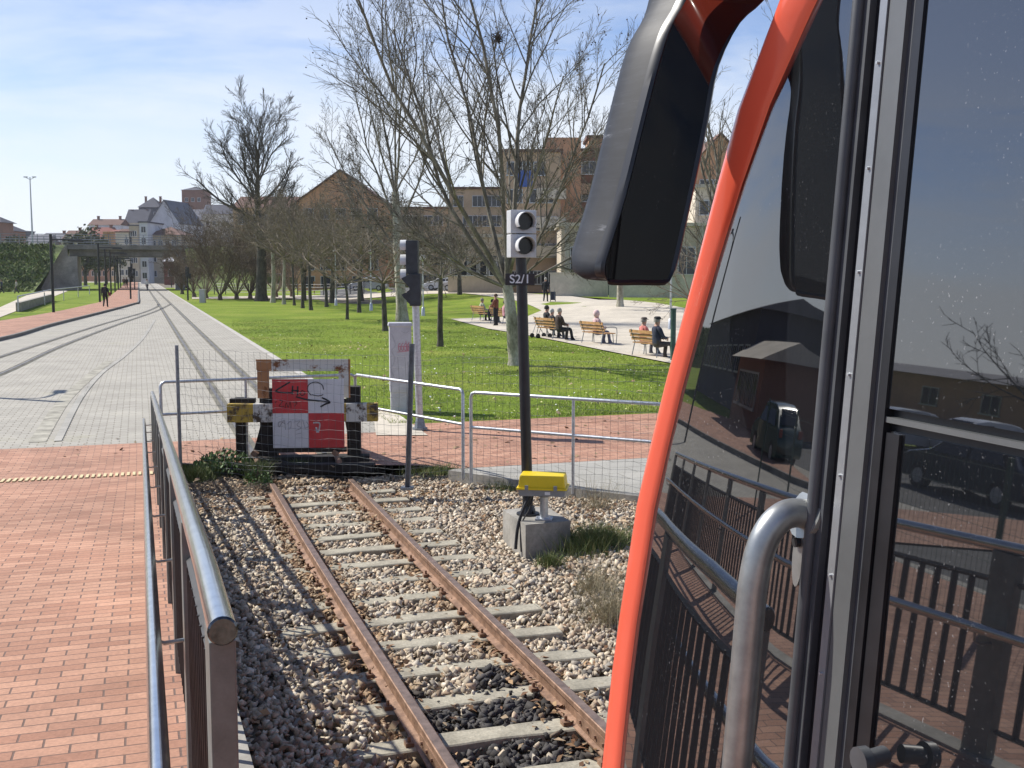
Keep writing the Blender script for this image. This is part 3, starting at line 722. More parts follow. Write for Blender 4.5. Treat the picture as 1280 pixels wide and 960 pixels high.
# ------------------------------------------------------------------ handrail of the ramp
def hz(s): return (2.0 - .0714 * (s - 2.21))
def railing(name, o, sgn, s0, s1, label, flat_s0=None):
    """sgn = side on which the lower handrail stands"""
    root = thing(name, label, 'railing', P(s0, o, zr(s0)), TH)
    def L(s, do, z): return Vector((do, s - s0, z - zr(s0)))
    hh = lambda s: zr(s) + .98 if s < 2.4 or flat_s0 else hz(s)
    Sx = [s0 + (s1 - s0) * i / 24 for i in range(25)]
    mb = MB(); mb.tube([L(s, 0, hh(s)) for s in Sx], .0285, 20); mb.tube([L(s0 - .004, 0, hh(s0)), L(s0 + .001, 0, hh(s0))], .0295, 20)
    obj('handrail', mb, M['steel'], root, True)
    cpm = MB(); cpm.tube([L(s0 - .010, 0, hh(s0)), L(s0 - .004, 0, hh(s0))], [.026, .0298], 20); obj('end_cap', cpm, M['cap_dark'], root)
    mb = MB(); mb.tube([L(s, sgn * .125, hh(s) - .38) for s in Sx], .024, 16)
    obj('lower_handrail', mb, M['steel'], root, True)
    n = max(1, round((s1 - s0) / 1.6)); ps = [s0 + .09 + (s1 - s0 - .16) * i / n for i in range(n + 1)]
    for s in ps:
        mb = MB(); z1 = hh(s) - .026; z0 = zr(s) - .05
        mb.rbox((0, s - s0, (z0 + z1) / 2 - zr(s0)), (.052, .16, z1 - z0), .004); obj('post', mb, M['post_steel'], root)
        mb = MB(); z = hh(s) - .42
        mb.tube([L(s, sgn * .02, z - .03), L(s, sgn * .09, z - .035), L(s, sgn * .12, z - .02), L(s, sgn * .125, z + .02)], .007, 6); obj('bracket', mb, M['steel_worn'], root, True)
    for a, b in zip(ps[:-1], ps[1:]):
        mb = MB(); a += .09; b -= .09; m_ = (a + b) / 2
        for dz in (-.16, -.84):
            mb.tube([L(a, 0, hh(a) + dz), L(b, 0, hh(b) + dz)], .014, 4)
        k = int((b - a) / .115)
        for i in range(1, k):
            s = a + (b - a) * i / k; mb.box((0, s - s0, (hh(s) - .5) - zr(s0)), (.035, .010, .68))
        obj('infill_panel', mb, M['bars'], root)
    return root
railing('steel_railing', .135, -1, 2.21, 16.6, 'steel tube railing with a lower handrail running down the ramp beside the ballast')
railing('steel_railing', -2.36, 1, -6, 2.4, 'steel railing along the far side of the platform, only mirrored in the train glass', True)
railing('steel_railing', -2.36, 1, 2.5, 14.5, 'steel railing along the outer side of the ramp, only mirrored in the train glass')

# ------------------------------------------------------------------ tube fence and mesh
def tfence(a, b, label, posts, corner=None, h=1.17, mid=.72, hook=False):
    a = Vector(a); b = Vector(b); root = thing('tube_fence', label, 'fence', a, 0, None); d = b - a; r = .022
    def L(t, z): return Vector((d.x * t, d.y * t, z))
    mb = MB(); e = .06 / d.length
    mb.tube([L(0, 0), L(0, h - .06), L(e * .3, h - .02), L(e, h)] + [L(1 - e, h), L(1 - e * .3, h - .02), L(1, h - .06), L(1, 0)], r, 10); obj('frame', mb, M['galv'], root, True)
    mb = MB(); mb.tube([L(0, mid), L(1, mid)], r * .9, 10); obj('mid_rail', mb, M['galv'], root, True)
    for t in posts:
        mb = MB(); mb.tube([L(t, 0), L(t, h)], r * .9, 10); obj('post', mb, M['galv'], root, True)
    return root
FA = at_d(196, HOR, 15.35); FA.z = 0; FM = at_d(442, HOR, 16.5); FM.z = 0; FB = at_z(579, 601, -.02); FC_ = at_z(589, 603, -.02); FD = at_z(870, 634, -.02)
tfence(FA, FM, 'galvanised tube fence passing behind the striped buffer stop', [.42])
tfence(FM, FB, 'galvanised tube fence panel between buffer stop and twin posts', [])
tfence(FC_, FD, 'galvanised tube fence panel right of the twin posts, behind the signal', [.48])
def mesh_fence(name, pts, h, label, top=True):
    root = thing(name, label, 'wire fence', pts[0], 0); p0 = Vector(pts[0]); mb = MB()
    def tri(a, b, r=.0017):
        mb.tube([a, b], r, 3, cap=False)
    for a, b in zip(pts[:-1], pts[1:]):
        a = Vector(a); b = Vector(b); d = b - a; L = d.length; n = int(L / .1); nn = Vector((-d.y, d.x, 0)).normalized()
        w_ = lambda t, z: a + d * t + Vector((0, 0, z)) - p0 + nn * (.03 * math.sin(t * L * 2.1 + z * 2) * math.sin(z * 2.4 + t * 3) + .012 * math.sin(t * L * 9 + z * 7))
        for i in range(n + 1):
            t = i / n; zs = [h * k / 6 for k in range(7)]
            for z0, z1 in zip(zs[:-1], zs[1:]): tri(w_(t, z0 + .0), w_(t, z1))
        hz_ = [.02, .10, .17, .26, .36, .46, .58, .70, .82, .94, 1.06, 1.17, 1.3, 1.42, 1.55, h]
        for z in hz_:
            if z > h: continue
            ph = random.uniform(0, 6)
            pts_ = [w_(i / n, z + .010 * math.sin(i * .5 + ph) + .006 * math.sin(i * 1.7)) for i in range(n + 1)]
            mb.tube(pts_, .0019, 3, cap=False)
    obj('wire_mesh', mb, pm('wire', (.14, .15, .15), .5, .4, var=.1), root); return root
MA = at_z(226, 590, -.05); MBp = at_z(509, 612, -.05)
r_ = mesh_fence('wire_mesh_fence', [MA, MBp], 1.68, 'sagging welded wire mesh stretched in front of the buffer stop')
mb = MB(); mb.tube([(0, 0, 0), (-.012, .02, 1.74)], .024, 10); obj('post', mb, M['galv_dark'], r_, True)
d_ = MBp - MA
mb = MB(); mb.box((d_.x, d_.y, .02), (.16, .16, .03))
for dx in (-.026, .026): mb.box((d_.x + .04 + dx, d_.y + .012, .92), (.012, .06, 1.84), ry=.04)
mb.box((d_.x + .04, d_.y + .035, .92), (.06, .012, 1.84), ry=.04)
obj('leaning_post', mb, M['galv_dark'], r_)
mesh_fence('wire_mesh_fence', [MBp + Vector((.02, .02, 0)), FB + Vector((0, -.03, 0)), FD + Vector((0, -.03, 0))], 1.62, 'taut wire mesh fixed along the tube fence right of the leaning post')

# ------------------------------------------------------------------ buffer stop
def buffer():
    c = at_z(388, 590, -.12); DB = c.y; root = thing('buffer_stop', 'timber buffer stop with red and white chequered board and rusty frame', 'buffer stop', c, R(3)); X = DB / F
    zz = lambda v: H - DB * (v - HOR) / F + .12
    bx = lambda u: (u - 388) * X * .985
    mb = MB(); mb.rbox(((bx(284) + bx(475)) / 2, .06, (zz(505) + zz(528)) / 2), (bx(475) - bx(284), .14, zz(505) - zz(528)), .006); obj('cross_beam', mb, M['beam_paint'], root)
    # rusty channel frame
    t = .10
    mb = MB(); l, r = bx(321), bx(440); top = zz(450); bot = zz(488)
    mb.rbox(((l + r) / 2, .10, top - .07), (r - l, .06, .14), .004); mb.box(((l + r) / 2, .068, top - .002), (r - l + .01, .015, .02))
    mb.box(((l + r) / 2, .068, top - .15), (r - l - .3, .015, .015))
    mb.rbox((l + .085, .12, (top + bot) / 2 - .12), (.16, .05, top - bot), .004); mb.rbox((r - .085, .12, (top + bot) / 2 - .12), (.16, .05, top - bot), .004)
    obj('steel_frame', mb, M['frame_paint'], root)
    for u, w_, v0, v1, dy in ((334, 21, 487, 578, .2), (443, 17, 485, 575, .2)):
        mb = MB(); mb.rbox((bx(u), dy, (zz(v0) + zz(v1)) / 2), (w_ * X, .18, zz(v0) - zz(v1)), .01); obj('timber_post', mb, M['wood_black'], root)
    mb = MB(); mb.box((bx(295), .35, (zz(500) + .0) / 2), (.13, .13, zz(500)), rx=.0); obj('timber_post', mb, M['wood_black'], root)
    mb = MB(); mb.box((bx(321), .32, .35), (.14, .12, .9), ry=.28); mb.box((bx(300), .25, zz(503)), (.35, .12, .06)); obj('brace', mb, M['wood_black'], root)
    for sx in (330, 436):
        mb = MB(); mb.box((bx(sx), .75, .5), (.14, 1.6, .14), rx=-.62); obj('raker', mb, M['wood_black'], root)
    mb = MB(); mb.rbox((bx(390), .02, zz(563.5)), (.98, .06, .07), .005); obj('board_bearer', mb, M['wood_black'], root)
    mb = MB()
    for i, (u, v, L) in enumerate(((375, 584, 2.1), (385, 578, 1.7), (415, 589, 1.5))): mb.rbox((bx(u), -.02 - .12 * (i == 0) + .15 * (i == 1), zz(v)), (L, .24, .12), .015, rz=(-.03, .04, .1)[i])
    obj('ground_timber', mb, M['wood_black'], root)
    for u in (322, 425):
        mb = MB(); x = bx(u); mb.tube([(x - .06, .05, zz(570)), (x, -.06, zz(577)), (x + .02, -.16, zz(583)), (x + .0, -.2, zz(588))], [.03, .045, .05, .03], 8); mb.box((x - .05, .02, zz(568)), (.09, .1, .07), ry=.6); obj('rail_hook', mb, M['rust_rail'], root, True)
    # board: four panels on one plate
    l, r = bx(342), bx(432.5); t_, b_ = zz(473.5), zz(560.5); cx, cz = (l + r) / 2, (t_ + b_) / 2 + .006
    brd = obj('board', MB().rbox((cx, -.03, (t_ + b_) / 2), (r - l, .012, t_ - b_), .002), M['board_white'], root)
    for nm, x0, x1, z0, z1 in (('red_panel', l, cx, cz, t_), ('red_panel', cx, r, b_, cz)):
        obj(nm, MB().box(((x0 + x1) / 2, -.038, (z0 + z1) / 2), (x1 - x0 - .002, .005, z1 - z0 - .002)), M['board_red'], brd)
    def BX(x): return l + (x - 648) / (1010 - 648) * (r - l)
    def BZ(y): return t_ - (y - 293) / (642 - 293) * (t_ - b_)
    def stroke(mb, pts, w_):
        pts = [Vector((BX(x), -.042, BZ(y))) for x, y in pts]; c = catmull(pts, 5)
        for a, b in zip(c[:-1], c[1:]):
            d = b - a; L = d.length
            if L < 1e-5: continue
            mb.box((a + b) / 2, (L + w_ * .6, .0015, w_), ry=-math.atan2(d.z, d.x))
    mb = MB()
    for s_ in ([(738, 308), (700, 330), (668, 352), (700, 360), (745, 362)], [(752, 328), (750, 368)], [(778, 330), (776, 374)], [(748, 350), (780, 352)],
               [(770, 382), (820, 396), (870, 402), (936, 410)], [(900, 388), (922, 398), (938, 411), (915, 420), (893, 432)]): stroke(mb, s_, .022)
    obj('graffiti', mb, M['ink'], brd)
    mb = MB()
    for s_ in ([(800, 350), (815, 362), (800, 376), (788, 364), (800, 350)], [(845, 375), (828, 350), (835, 320), (870, 308), (900, 322), (908, 345)], [(850, 372), (880, 378), (905, 372)]): stroke(mb, s_, .011)
    obj('graffiti', mb, M['ink'], brd)
    mb = MB()
    for s_ in ([(668, 405), (664, 412)], [(685, 400), (700, 405), (682, 428), (706, 430)], [(712, 440), (718, 412), (728, 434), (738, 408), (742, 440)], [(755, 410), (772, 412), (760, 430)], [(762, 445), (764, 450)]): stroke(mb, s_, .010)
    obj('graffiti', mb, M['ink_red'], brd)
    mb = MB()
    for s_ in ([(705, 500), (690, 520), (680, 535), (676, 515), (690, 508), (712, 520)], [(708, 500), (712, 548)], [(722, 520), (740, 505), (738, 540), (722, 545)], [(755, 510), (785, 505), (770, 525), (790, 540), (765, 552)], [(800, 500), (812, 545)], [(818, 508), (830, 530), (815, 540)], [(765, 572), (790, 566)]): stroke(mb, s_, .007)
    obj('graffiti', mb, M['ink_grey'], brd)
    mb = MB()
    for s_ in ([(855, 514), (880, 514), (886, 522), (884, 540), (878, 562)],): stroke(mb, s_, .02)
    for s_ in ([(868, 540), (872, 562)],): stroke(mb, s_, .024)
    obj('scraped_patch', mb, M['white'], brd)
buffer()

# ------------------------------------------------------------------ concrete base, yellow box, signal
blk_c = at_z(671, 652, .18); 
def block():
    f = at_z(657, 656, .18); l = at_z(628.5, 637, .18); r = at_z(713, 651, .18); b = l + (r - f)
    root = thing('concrete_base', 'weathered concrete block carrying the signal post and yellow box', 'concrete base', (f.x, f.y, -.22))
    mb = MB(); q = [Vector((p.x - f.x, p.y - f.y, .40)) for p in (f, r, b, l)]; mb.prism([(p.x, p.y, 0) for p in q], (0, 0, .40))
    obj('concrete_block', mb, M['concrete'], root)
block()
def ybox():
    c = at_z(680, 649, .18); root = thing('trackside_box', 'yellow lidded trackside box on a grey pedestal, cable hanging down', 'trackside box', c, R(-8))
    k = c.y / F; top = (649 - 590) * k; zb = (649 - 616) * k
    mb = MB(); mb.tube([(0, 0, .0), (0, 0, zb)], .042, 14); obj('pedestal', mb, M['galv'], root, True)
    mb = MB(); mb.rbox((0, 0, .008), (.17, .15, .016), .003)
    for x in (-.06, .06): mb.tube([(x, -.05, .01), (x, -.05, .04)], .01, 6)
    obj('base_plate', mb, M['galv'], root)
    mb = MB(); mb.rbox((-.01, 0, zb + .03), (.46, .27, .07), .012, taper=1.04); mb.tube([(0, 0, zb - .03), (0, 0, zb + .01)], .055, 14); obj('lower_case', mb, M['grey_plastic'], root)
    mb = MB(); mb.rbox((-.01, 0, zb + .072), (.51, .31, .02), .006); mb.rbox((-.01, 0, zb + .14), (.48, .28, .135), .02, taper=.93); ld = obj('lid', mb, M['yellow'], root)
    for x in (-.16, .13): obj('latch', MB().rbox((x, -.158, zb + .085), (.035, .012, .05), .003), M['grey_plastic'], ld)
    obj('sticker', MB().box((.05, -.142, zb + .03), (.055, .004, .03)), M['white'], root)
    mb = MB(); mb.tube(catmull([(-.13, -.08, zb + .01), (-.19, -.1, .14), (-.25, -.12, -.05), (-.27, -.16, -.28)], 6), .017, 8); mb.tube(catmull([(-.10, -.05, zb + .01), (-.14, -.06, .12), (-.22, -.1, -.05), (-.21, -.18, -.3)], 6), .009, 6)
    obj('cable', mb, M['rubber'], root, True)
ybox()
def lamp_unit(root, c, w_, h, facing, parts=('signal_head', 'visor', 'lens'), depth=.16, vis=.14, fm='signal_grey', vm='visor'):
    rz = math.atan2(facing[1], facing[0]) + PI / 2   # local -Y faces out
    mt = Matrix.Translation(Vector(c)) @ Matrix.Rotation(rz, 4, 'Z')
    def tr(mb): mb.v = [tuple(mt @ Vector(p)) for p in mb.v]; return mb
    mb = MB().rbox((0, 0, 0), (w_, depth, h), .012); hd = obj(parts[0], tr(mb), M[fm], root)
    r = min(w_, h) * .42; n = 20; A = []
    for y, rr in ((-depth / 2, r), (-depth / 2 - vis, r * .98)):
        A.append([(rr * math.cos(a), y, rr * math.sin(a)) for a in [R(-35) + R(250) * i / n for i in range(n + 1)]])
    mb = MB().loft(A + [[(p[0] * .93, p[1], p[2] * .93) for p in A[1]], [(p[0] * .93, p[1], p[2] * .93) for p in A[0]]], cap=False, closed=False)
    obj(parts[1], tr(mb), M[vm], hd, True)
    mb = MB().tube([(0, -depth / 2 - .004, 0), (0, -depth / 2 - .03, 0)], r * .86, 20); obj(parts[2], tr(mb), M['lens'], hd)
def signal():
    c = at_z(660, 643, .18); k = c.y / F * 1.0; root = thing('rail_signal', 'two-lamp rail signal on a black post with plate S2/1', 'signal', c)
    Z = lambda v: (643 - v) * k
    tilt = lambda z: -.028 * z
    mb = MB(); mb.tube([(0, 0, 0), (tilt(Z(318)), 0, Z(318))], .055, 16); obj('post', mb, M['black_paint'], root, True)
    mb = MB(); mb.tube([(0, 0, 0), (0, 0, .018)], .12, 16); mb.tube([(0, 0, .018), (0, 0, .09)], [.085, .062], 16)
    for a in range(4): mb.tube([(.09 * math.cos(a * 1.57 + .7), .09 * math.sin(a * 1.57 + .7), .0), (.09 * math.cos(a * 1.57 + .7), .09 * math.sin(a * 1.57 + .7), .05)], .009, 6)
    obj('base_flange', mb, M['black_paint'], root)
    x = tilt(Z(290)); w_ = 33 * k
    for v in (275, 304.5): lamp_unit(root, (x + .01, -.04, Z(v)), w_, 28.5 * k, (.28, -1), vis=.13)
    mb = MB(); mb.rbox((x + .01, .03, Z(290)), (.1, .06, 50 * k), .005); obj('mounting_bracket', mb, M['signal_grey'], root)
    pl = MB().rbox((x - .005 + .0, -.065, Z(345.5)), (36.5 * k, .008, 14.5 * k), .003); pl_o = obj('name_plate', pl, M['black_paint'], root)
    text_part('S2/1', 15 * k, M['white'], pl_o, (x - .005, -.0705, Z(345.5)), (PI / 2, 0, 0))
signal()
# traffic light seen from the side
def traffic():
    c = at_z(525, 538, 0); k = c.y / F; root = thing('traffic_light', 'traffic light seen from the side on a grey pole beside the cabinet', 'traffic light', c); Z = lambda v: (538 - v) * k
    X = lambda u: (u - 525) * k
    mb = MB(); mb.tube([(0, 0, 0), (X(521), 0, Z(380))], .062, 14); obj('pole', mb, M['galv'], root, True)
    mb = MB(); mb.tube([(0, 0, 0), (0, 0, .05)], .13, 14); mb.tube([(0, 0, .05), (0, 0, .22)], [.10, .065], 14); obj('pole_base', mb, M['galv_dark'], root)
    mb = MB().rbox((X(517.5), 0, Z(321)), (15 * k, .30, 41 * k), .02); hd = obj('signal_head', mb, M['dark_paint'], root)
    for v in (308, 326, 344):
        mb = MB(); n = 16
        rings = [[(X(510) - d_, r * math.cos(a), Z(v) + r * math.sin(a)) for a in [R(-30) + R(240) * i / n for i in range(n + 1)]] for d_, r in ((0, .115), (.10, .112), (.10, .10), (0, .10))]
        mb.loft(rings, cap=False, closed=False); obj('visor', mb, M['visor'], hd, True)
        obj('lens', MB().tube([(X(510) - .02, 0, Z(v)), (X(510), 0, Z(v))], .10, 14), M['lens'], hd)
    mb = MB().rbox((X(521.5), -.10, Z(361)), (14 * k, .22, 40 * k), .02); hd = obj('pedestrian_head', mb, M['dark_paint'], root)
    for v in (350, 370):
        mb = MB(); x0 = X(515); w_ = .105
        mb.add([(x0, -.20, Z(v - 8)), (x0, 0, Z(v - 8)), (x0 - .14, 0, Z(v - 3)), (x0 - .14, -.20, Z(v - 3)), (x0, -.20, Z(v + 8)), (x0, 0, Z(v + 8)), (x0 - .10, -.2, Z(v + 1)), (x0 - .10, 0, Z(v + 1))], [(0, 1, 2, 3), (0, 3, 6, 4), (1, 5, 7, 2)])
        mb.prism([(x0, -.205, Z(v - 9)), (x0 - .13, -.205, Z(v - 2)), (x0, -.205, Z(v + 9))], (0, .01, 0)); mb.prism([(x0, .0, Z(v - 9)), (x0 - .13, .0, Z(v - 2)), (x0, .0, Z(v + 9))], (0, .01, 0))
        obj('visor', mb, M['dark_paint'], hd)
        obj('lens', MB().box((x0 - .004, -.1, Z(v)), (.01, .17, .17)), M['lens'], hd)
traffic()
def cabinet():
    c = at_z(501, 515, 0); k = c.y / F; root = thing('electric_cabinet', 'tall pale grey electric cabinet with pink graffiti beside the traffic light', 'cabinet', c, R(8)); hgt = 112 * k; w_ = 27 * k
    mb = MB().rbox((0, 0, hgt * .32), (w_ * .94, .40, hgt * .64 * .0 + .40), .01); obj('plinth', MB().rbox((0, 0, .2), (w_ * .92, .38, .42), .01), M['cabinet'], root)
    obj('body', MB().rbox((0, 0, hgt / 2 + .19), (w_, .42, hgt - .42), .012), M['cabinet'], root)
    obj('roof', MB().rbox((0, 0, hgt - .02), (w_ + .05, .47, .06), .012, taper=.95), M['cabinet'], root)
    obj('door', MB().rbox((0, -.212, hgt / 2 + .17), (w_ - .05, .012, hgt - .54), .004), M['cabinet'], root)
    mb = MB()
    def st(pts, w2=.012, mb_=mb):
        c_ = catmull([(x, -.222, z) for x, z in pts], 4)
        for a, b in zip(c_[:-1], c_[1:]):
            d = b - a; mb_.box((a + b) / 2, (d.length + .006, .002, w2), ry=-math.atan2(d.z, d.x))
    for i in range(4):
        x = -.04 + i * .055; st([(x + .03, 1.34), (x, 1.30), (x, 1.22), (x + .03, 1.2), (x + .035, 1.28), (x + .01, 1.27)])
    st([(.1, 1.38), (.13, 1.2), (.16, 1.36)]); st([(-.06, 1.17), (.14, 1.19)])
    obj('graffiti', mb, M['ink_pink'], root)
    mb2 = MB()
    st([(-.16, 1.5), (-.10, 1.3), (-.17, 1.2), (-.11, 1.05), (-.16, .9)], .006, mb2); st([(-.17, .8), (-.12, .66), (-.15, .6)], .006, mb2); st([(.02, 1.56), (.1, 1.53), (.15, 1.56)], .006, mb2)
    obj('graffiti', mb2, M['ink_grey'], root)
cabinet()

# ------------------------------------------------------------------ people
MC = {}
def cm(c, name=None, rough=.85):
    k = tuple(round(x, 3) for x in c)
    if k not in MC: MC[k] = pm(name or 'cloth', c, rough, var=.18, scale=9, bump=.3, dist=.01)
    return MC[k]
SKIN = (.48, .27, .19)
def person(loc, heading, pose, label, top, legs, shoes=(.03, .03, .03), hair=(.12, .08, .05), hat=None, height=1.66, group=None, hood=None, arm=None, bulk=1.0, stride=.22, lean=.0, skirt=False, arms=None):
    """heading: world angle the person faces (0 = +X). Body is one skinned surface; hair, hat are children"""
    k = height / 1.72; V = []; E_ = []; Rr = []; T = []
    def vv(p, r, tag_): V.append(Vector(p) * k); Rr.append(r * k); T.append(tag_); return len(V) - 1
    def ln(a, b): E_.append((a, b)); return b
    sit = pose == 'sit'
    hipz = .50 if sit else .92
    pel = vv((0, 0, hipz), .145 * bulk, 'L')
    by = -.03 if sit else 0.0
    b1 = ln(pel, vv((0, by + lean * .3, hipz + .18), .150 * bulk, 'T')); b2 = ln(b1, vv((0, by + lean * .7, hipz + .36), .165 * bulk, 'T'))
    b3 = ln(b2, vv((0, by + lean, hipz + .50), .095, 'T')); nk = ln(b3, vv((0, by + lean + .015, hipz + .55), .062, 'N'))
    h1 = ln(nk, vv((0, by + lean + .03, hipz + .62), .075, 'H')); h2 = ln(h1, vv((0, by + lean + .03, hipz + .715), .085, 'H')); h3 = ln(h2, vv((0, by + lean + .02, hipz + .785), .045, 'H'))
    ln(h2, vv((0, by + lean + .125, hipz + .69), .014, 'H'))
    for sx in (-1, 1):
        sh = ln(b3, vv((sx * .165 * bulk, by + lean, hipz + .46), .080, 'T'))
        mode = (arms or arm or ('lap' if sit else 'side'))
        if isinstance(mode, tuple): mode = mode[0 if sx < 0 else 1]
        base = Vector((sx * .165 * bulk, by + lean, hipz + .47))
        if mode == 'lap': el, wr = Vector((sx * .24, .05 + lean, hipz + .22)), Vector((sx * .10, .27 + lean, hipz + .17))
        elif mode == 'side': el, wr = Vector((sx * .235, -.02 + lean * .6, hipz + .20)), Vector((sx * .235, .06 + lean * .4, hipz - .04))
        elif mode == 'back': el, wr = Vector((sx * .24, -.10, hipz + .22)), Vector((sx * .22, -.26, hipz - .02))
        elif mode == 'fwd': el, wr = Vector((sx * .22, .12 + lean, hipz + .24)), Vector((sx * .14, .34 + lean, hipz + .30))
        e = ln(sh, vv(el, .060, 'T')); w_ = ln(e, vv(wr, .040, 'T')); dd = (wr - el).normalized()
        hnd = ln(w_, vv(wr + dd * .07, .030, 'S')); side = dd.cross(Vector((sx, 0, 0))).normalized()
        for fi in range(4):
            off = side * (.024 * (fi - 1.5)); L = (.055, .066, .070, .058)[fi]
            f1 = ln(hnd, vv(wr + dd * .115 + off * 1.3, .0095, 'S')); ln(f1, vv(wr + dd * (.115 + L) + off * 1.4 + Vector((0, .012, -.012)), .0075, 'S'))
        ln(w_, vv(wr + dd * .06 + side * -.055, .010, 'S'))
        if sit: kn, an = Vector((sx * .13, .43, hipz + .0)), Vector((sx * .14, .44 + .06 * sx, .09))
        elif pose == 'walk': kn, an = Vector((sx * .09, .10 + stride * .5 * sx, .50)), Vector((sx * .09, stride * 1.25 * sx - .02, .10 + (.05 if sx < 0 else 0)))
        else: kn, an = Vector((sx * .085, .02, .49)), Vector((sx * .095, -.01, .09))
        hp = ln(pel, vv((sx * .09, .01, hipz - .03), .105 * bulk, 'L')); kk = ln(hp, vv(kn, .075 * (1.3 if skirt else 1), 'L')); aa = ln(kk, vv(an, .055, 'L'))
        ln(aa, vv(an + Vector((sx * .02, .15, -.055)), .036, 'B')); ln(aa, vv(an + Vector((0, -.05, -.05)), .034, 'B'))
    me = bpy.data.meshes.new('body'); me.from_pydata([tuple(p) for p in V], E_, []); tmp = bpy.data.objects.new('tmp', me); col.objects.link(tmp)
    sk = tmp.modifiers.new('s', 'SKIN'); sk.use_smooth_shade = True
    for i, sv in enumerate(me.skin_vertices[0].data): sv.radius = (Rr[i], Rr[i] * (.78 if T[i] == 'T' and Rr[i] > .09 * k else 1)); sv.use_root = (i == 0)
    ss_ = tmp.modifiers.new('u', 'SUBSURF'); ss_.levels = 1; ss_.render_levels = 1
    dg = bpy.context.evaluated_depsgraph_get(); ev = tmp.evaluated_get(dg); bm_ = bpy.data.meshes.new_from_object(ev)
    bpy.data.objects.remove(tmp)
    mats = [cm(top, 'jacket'), cm(legs, 'trousers'), cm(SKIN, 'skin', .6), cm(shoes, 'shoes')]
    bm_.materials.clear(); [bm_.materials.append(m) for m in mats]
    mid = {'T': 0, 'L': 1, 'N': 2, 'H': 2, 'S': 2, 'B': 3}
    segs = [(V[a], V[b], T[b] if T[b] != 'S' or T[a] == 'S' else 'S', T[a]) for a, b in E_]
    for p in bm_.polygons:
        c = p.center; best = None; bd = 1e9
        for a, b, tb, ta in segs:
            ab = b - a; t = max(0, min(1, (c - a).dot(ab) / max(ab.length_squared, 1e-9))); d = (a + ab * t - c).length
            if d < bd: bd = d; best = tb if t > .45 or ta == tb else ta
        p.material_index = mid[best]; p.use_smooth = True
    dz = min(v.co.z for v in bm_.vertices)
    root = thing('person', label, 'person', loc, heading - PI / 2, group)
    b = bpy.data.objects.new('body', bm_); col.objects.link(b); b.parent = root; b.location.z = -dz
    hc = V[h2]; ex = MB()
    for sx in (-1, 1): ex.sphere((hc.x + sx * .030 * k, hc.y + .082 * k, hc.z - .005 * k - dz), .011 * k, 6, 4)
    obj('eyes', ex, M['ink'], root)
    n, m_ = 14, 8; rings = []
    for i in range(m_):
        a = PI * .5 * i / (m_ - 1); r = .108 * k * math.cos(a) + .002; z = .118 * k * math.sin(a)
        rings.append([(hc.x + r * math.cos(2 * PI * j / n) * .92, hc.y - .018 * k + r * math.sin(2 * PI * j / n), hc.z + z - (.05 * k if math.sin(2 * PI * j / n) < .2 and i == 0 else 0) - dz + .004) for j in range(n)])
    if hood is None: obj('hair', MB().loft(rings), cm(hair, 'hair'), root, True)
    else:
        hb = MB().sphere((hc.x, hc.y - .03 * k, hc.z - .01 * k - dz), .135 * k, 14, 10, (.95, .95, 1.1)); obj('hood', hb, cm(hood, 'hood'), root, True)
    if hat:
        hb = MB(); hb.tube([(hc.x, hc.y, hc.z + .045 * k - dz), (hc.x, hc.y, hc.z + .10 * k - dz), (hc.x, hc.y, hc.z + .125 * k - dz)], [.118 * k, .105 * k, .07 * k], 14); hb.tube([(hc.x, hc.y + .03 * k, hc.z + .04 * k - dz), (hc.x, hc.y + .03 * k, hc.z + .055 * k - dz)], .135 * k, 14); obj('hat', hb, cm(hat, 'hat'), root, True)
    return root
# ------------------------------------------------------------------ benches
BL = []
def make_bench(loc, rz, label, grp='slatted benches in the park plaza'):
    if BL: return dup(BL[0], loc, rz, label, grp)
    t = thing('park_bench', label, 'bench', loc, rz, grp)
    mb = MB()
    for i in range(4): mb.rbox((0, -.06 + i * .115, .45), (1.6, .10, .035), .006)
    obj('seat', mb, M['wood_bench'], t)
    mb = MB()
    for i in range(3): mb.rbox((0, -.14 - i * .045, .58 + i * .115), (1.6, .03, .10), .006)
    obj('backrest', mb, M['wood_bench'], t)
    for sx in (-.66, .66):
        for pts in ([(sx, -.12, .45), (sx * 1.02, -.22, 0)], [(sx, .30, .44), (sx * 1.02, .34, 0)]): obj('leg', MB().tube(pts, .017, 6), M['galv_dark'], t)
        obj('back_support', MB().tube([(sx, -.08, .43), (sx, -.17, .6), (sx, -.27, .88)], .016, 6), M['galv_dark'], t)
    for sx in (-.82, .82): obj('armrest', MB().tube(catmull([(sx, -.2, .66), (sx, .05, .68), (sx, .33, .66), (sx, .38, .45), (sx, .34, 0)], 4), .014, 6), M['galv_dark'], t)
    BL.append(t); return t
BH = R(28); brz = BH - PI / 2        # facing direction of the benches
def seat(u, v, side=0, fw=.08):
    p = g(u, v); q = p + Vector((math.cos(BH), math.sin(BH), 0)) * fw + Vector((-math.sin(BH), math.cos(BH), 0)) * side; q.z = terr(q.x, q.y); return q
benches = [((601, 402), 'bench of the man in pale green, leftmost in the plaza'), ((625, 405.5), 'bench half hidden by the pale tree trunk and the standing woman'), ((686, 424), 'bench with three people and a walker, right of the black signal post'), ((745, 431), 'bench with one person in a pale pink hood'), ((812, 447), 'bench with two people in caps, nearest the train')]
for (u, v), l in benches: make_bench(g(u, v), brz, l)
person(seat(601, 402, .2), BH, 'sit', 'seated person in a pale green top beside the standing woman', (.36, .38, .26), (.03, .03, .035), hair=(.25, .22, .16), lean=.12)
person(seat(607, 404, -.3), BH, 'sit', 'seated person in black on the leftmost bench', (.025, .025, .03), (.02, .02, .025), hair=(.03, .03, .03), lean=.2)
